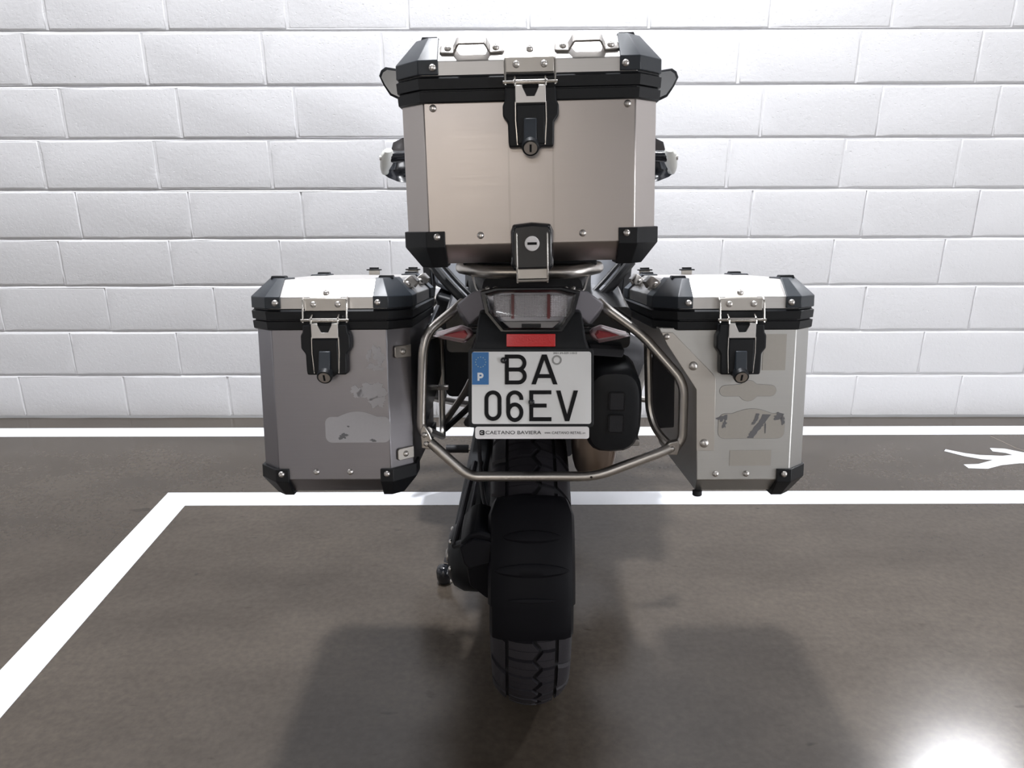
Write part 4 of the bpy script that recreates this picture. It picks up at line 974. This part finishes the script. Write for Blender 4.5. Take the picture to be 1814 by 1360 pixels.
# front end
HC = BX+.009
for s in (-1, 1):
    X = lambda a: HC+s*a
    g = G().tube([(X(.098), 2.60, 1.08), (X(.098), 2.73, .80)], .024, 14).tube([(X(.098), 2.73, .80), (X(.098), 2.945, .32)], .018, 14); B('fork_leg', g, 'cast')
    g = G().lathe([(.15, X(.066)), (.15, X(.070)), (.07, X(.070)), (.07, X(.066))], 'x', (0, 2.952, .312), 36); B('front_brake_disc', g, 'cast')
g = G(); rings = []
for i in range(12):
    a = math.radians(150-12*i); rr = .335
    rings.append([(HC+x, 2.952+(rr+d)*math.cos(a)*.97, .312+(rr+d)*math.sin(a)) for x, d in ((-.072, -.03), (-.06, 0), (0, .008), (.06, 0), (.072, -.03), (.06, -.008), (0, 0), (-.06, -.008))])
B('front_mudguard', g.loft(rings), 'silver', smooth=50)
g = G().loft([[(HC+x, 2.78, z) for x, z in rrect(-.16, .16, .88, 1.12, .05)], [(HC+x, 2.98, z) for x, z in rrect(-.12, .12, .86, 1.06, .05)], [(HC+x, 3.13, z) for x, z in rrect(-.05, .05, .80, .90, .03)], [(HC+x, 3.20, z) for x, z in rrect(-.025, .025, .79, .82, .01)]]); B('front_fairing', g, 'silver', smooth=45)
g = G().loft([[(HC+x, 2.97+.02*(1-abs(x)/.1), z) for x, z in rrect(-.10, .10, .93, 1.05, .03)], [(HC+x, 3.02, z) for x, z in rrect(-.08, .08, .94, 1.04, .03)]]); B('headlamp', g, 'lens', smooth=45)
rings = []
for k in range(9):
    x = -.14+.28*k/8; c = (x/.14)**2
    rings.append([(HC+x, 2.86-.10*c, 1.09), (HC+x*1.0, 2.74-.12*c, 1.275-.03*c), (HC+x*.9, 2.67-.11*c, 1.345-.06*c), (HC+x*.9, 2.666-.11*c, 1.345-.06*c), (HC+x, 2.736-.12*c, 1.275-.03*c), (HC+x, 2.856-.10*c, 1.09)])
B('windscreen', G().loft(rings), 'smokelens', smooth=50)
g = G().box(HC-.10, HC+.10, 2.66, 2.70, 1.08, 1.20); B('instrument_panel', g, 'black', bevel=.015)
# handlebar, controls and hand guards
g = G().tube([(HC-.42, 2.47, 1.158), (HC-.26, 2.50, 1.168), (HC-.12, 2.56, 1.11), (HC+.12, 2.56, 1.11), (HC+.26, 2.50, 1.168), (HC+.42, 2.47, 1.158)], .0125, 12, .06); hb = B('handlebar', g, 'black')
for x in (-.06, .06): B('bar_clamp', G().lathe([(.025, 2.52), (.025, 2.60)], 'y', (HC+x, 0, 1.10), 10), 'black', hb)
for s in (-1, 1):
    X = lambda a: HC+s*a
    rr = [.0175]*2+[.0165]*4
    g = G().tube([(X(.425), 2.468, 1.158), (X(.405), 2.471, 1.159), (X(.400), 2.472, 1.159), (X(.35), 2.483, 1.162), (X(.30), 2.492, 1.165), (X(.28), 2.496, 1.166)], rr, 14); B('hand_grip', g, 'gloss', hb)
    B('bar_end', G().lathe([(.010, X(.447)), (.013, X(.440)), (.013, X(.425))], 'x', (0, 2.468, 1.158), 14), 'bolt', hb)
    # white end piece wraps from the bar end round to the guard
    ring = lambda x, y, z, w_, h_: [(X(x)+s*w_*math.cos(2*PI*k/10), y+w_*.6*math.sin(2*PI*k/10), z+h_*math.sin(2*PI*k/10)) for k in range(10)]
    secs = [(.425, 2.455, 1.178, .012, .006), (.428, 2.462, 1.166, .020, .016), (.433, 2.475, 1.148, .021, .018), (.443, 2.50, 1.130, .017, .015), (.451, 2.53, 1.117, .011, .015), (.447, 2.555, 1.108, .006, .010)]
    hg = B('guard_end', G().loft([[(X(a)+s*w_*math.cos(2*PI*k/12), y+.012*math.sin(2*PI*k/12), z+h_*math.sin(2*PI*k/12)) for k in range(12)] for a, y, z, w_, h_ in secs]), 'guardwhite', smooth=60)
    B('guard_bolt', G().lathe([(.008, X(.4535)), (.008, X(.448))], 'x', (0, 2.468, 1.155), 12), 'bolt', hg)
    g = G(); rings = []
    for x, zt2, zb2, y in ((.455, 1.120, 1.106, 2.535), (.442, 1.140, 1.090, 2.56), (.415, 1.155, 1.076, 2.585), (.38, 1.168, 1.070, 2.60), (.30, 1.175, 1.062, 2.62), (.22, 1.165, 1.075, 2.61)):
        rings.append([(X(x), y-.012, zt2), (X(x), y+.010, zt2+.004), (X(x), y+.016, (zt2+zb2)/2), (X(x), y-.002, zb2), (X(x), y-.028, zb2+.004), (X(x), y-.020, zb2+.014), (X(x), y+.002, (zt2+zb2)/2)])
    B('hand_guard', g.loft(rings), 'gloss', smooth=50)
    rings = []
    for x, zt2, zb2, y in ((.435, 1.172, 1.150, 2.575), (.428, 1.198, 1.150, 2.582), (.400, 1.212, 1.155, 2.60), (.34, 1.228, 1.165, 2.615), (.26, 1.235, 1.17, 2.625), (.2, 1.21, 1.165, 2.62)):
        rings.append([(X(x), y, zb2), (X(x), y+.012, (zt2+zb2)/2), (X(x), y+.006, zt2), (X(x), y+.002, zt2), (X(x), y+.008, (zt2+zb2)/2), (X(x), y-.004, zb2)])
    B('wind_deflector', G().loft(rings), 'smoke', smooth=50)
    g = G().tube([(X(.39), 2.52, 1.10), (X(.30), 2.535, 1.105), (X(.24), 2.53, 1.13)], .006, 8, .03); B('control_lever', g, 'gloss', hb)
    # mirrors
    ol = [(.456, 1.393), (.449, 1.409), (.435, 1.418), (.40, 1.413), (.33, 1.400), (.312, 1.375), (.325, 1.335), (.36, 1.322), (.395, 1.323), (.425, 1.337), (.444, 1.366)]
    if s > 0: ol = [(a+.001, b-.006) for a, b in ol]
    mc_ = (.385, 1.37)
    g = G().loft([[(X(mc_[0]+(a-mc_[0])*.6), 2.59, mc_[1]+(b-mc_[1])*.6) for a, b in ol], [(X(mc_[0]+(a-mc_[0])*.97), 2.565, mc_[1]+(b-mc_[1])*.97) for a, b in ol], [(X(a), 2.550, b) for a, b in ol], [(X(mc_[0]+(a-mc_[0])*.93), 2.547, mc_[1]+(b-mc_[1])*.87) for a, b in ol]])
    mi = B('mirror', g, 'black', smooth=50)
    g = G().loft([[(X(mc_[0]+(a-mc_[0])*.91), 2.5485, mc_[1]+(b-mc_[1])*.84) for a, b in ol], [(X(mc_[0]+(a-mc_[0])*.90), 2.5460, mc_[1]+(b-mc_[1])*.83) for a, b in ol]]); B('mirror_glass', g, 'mirror', mi, smooth=0)
    g = G().tube([(X(.36), 2.585, 1.36), (X(.30), 2.57, 1.29), (X(.262), 2.50, 1.18)], .007, 8, .05); B('mirror_stalk', g, 'black', mi)
# side stand with its rubber foot, and the folded centre stand
g = G().tube([(-.085, 2.10, .34), (-.150, 2.03, .18), (-.196, 1.965, .055)], .011, 10, .03); ss = B('side_stand', g, 'darkgrey')
g = G().lathe([(.006, -.001), (.017, .002), (.021, .018), (.022, .036), (.018, .050), (.008, .055)], 'z', (-.205, 1.950, 0.001), 20); B('stand_foot', g, 'gloss', ss, smooth=60)
g = G().tube([(.13, 2.05, .26), (.140, 1.95, .21), (.150, 1.90, .18)], .011, 10, .03).tube([(-.07, 2.05, .26), (-.085, 1.95, .21), (-.09, 1.90, .18)], .011, 10, .03).tube([(-.07, 1.96, .25), (.13, 1.96, .25)], .010, 8); B('centre_stand', g, 'black')
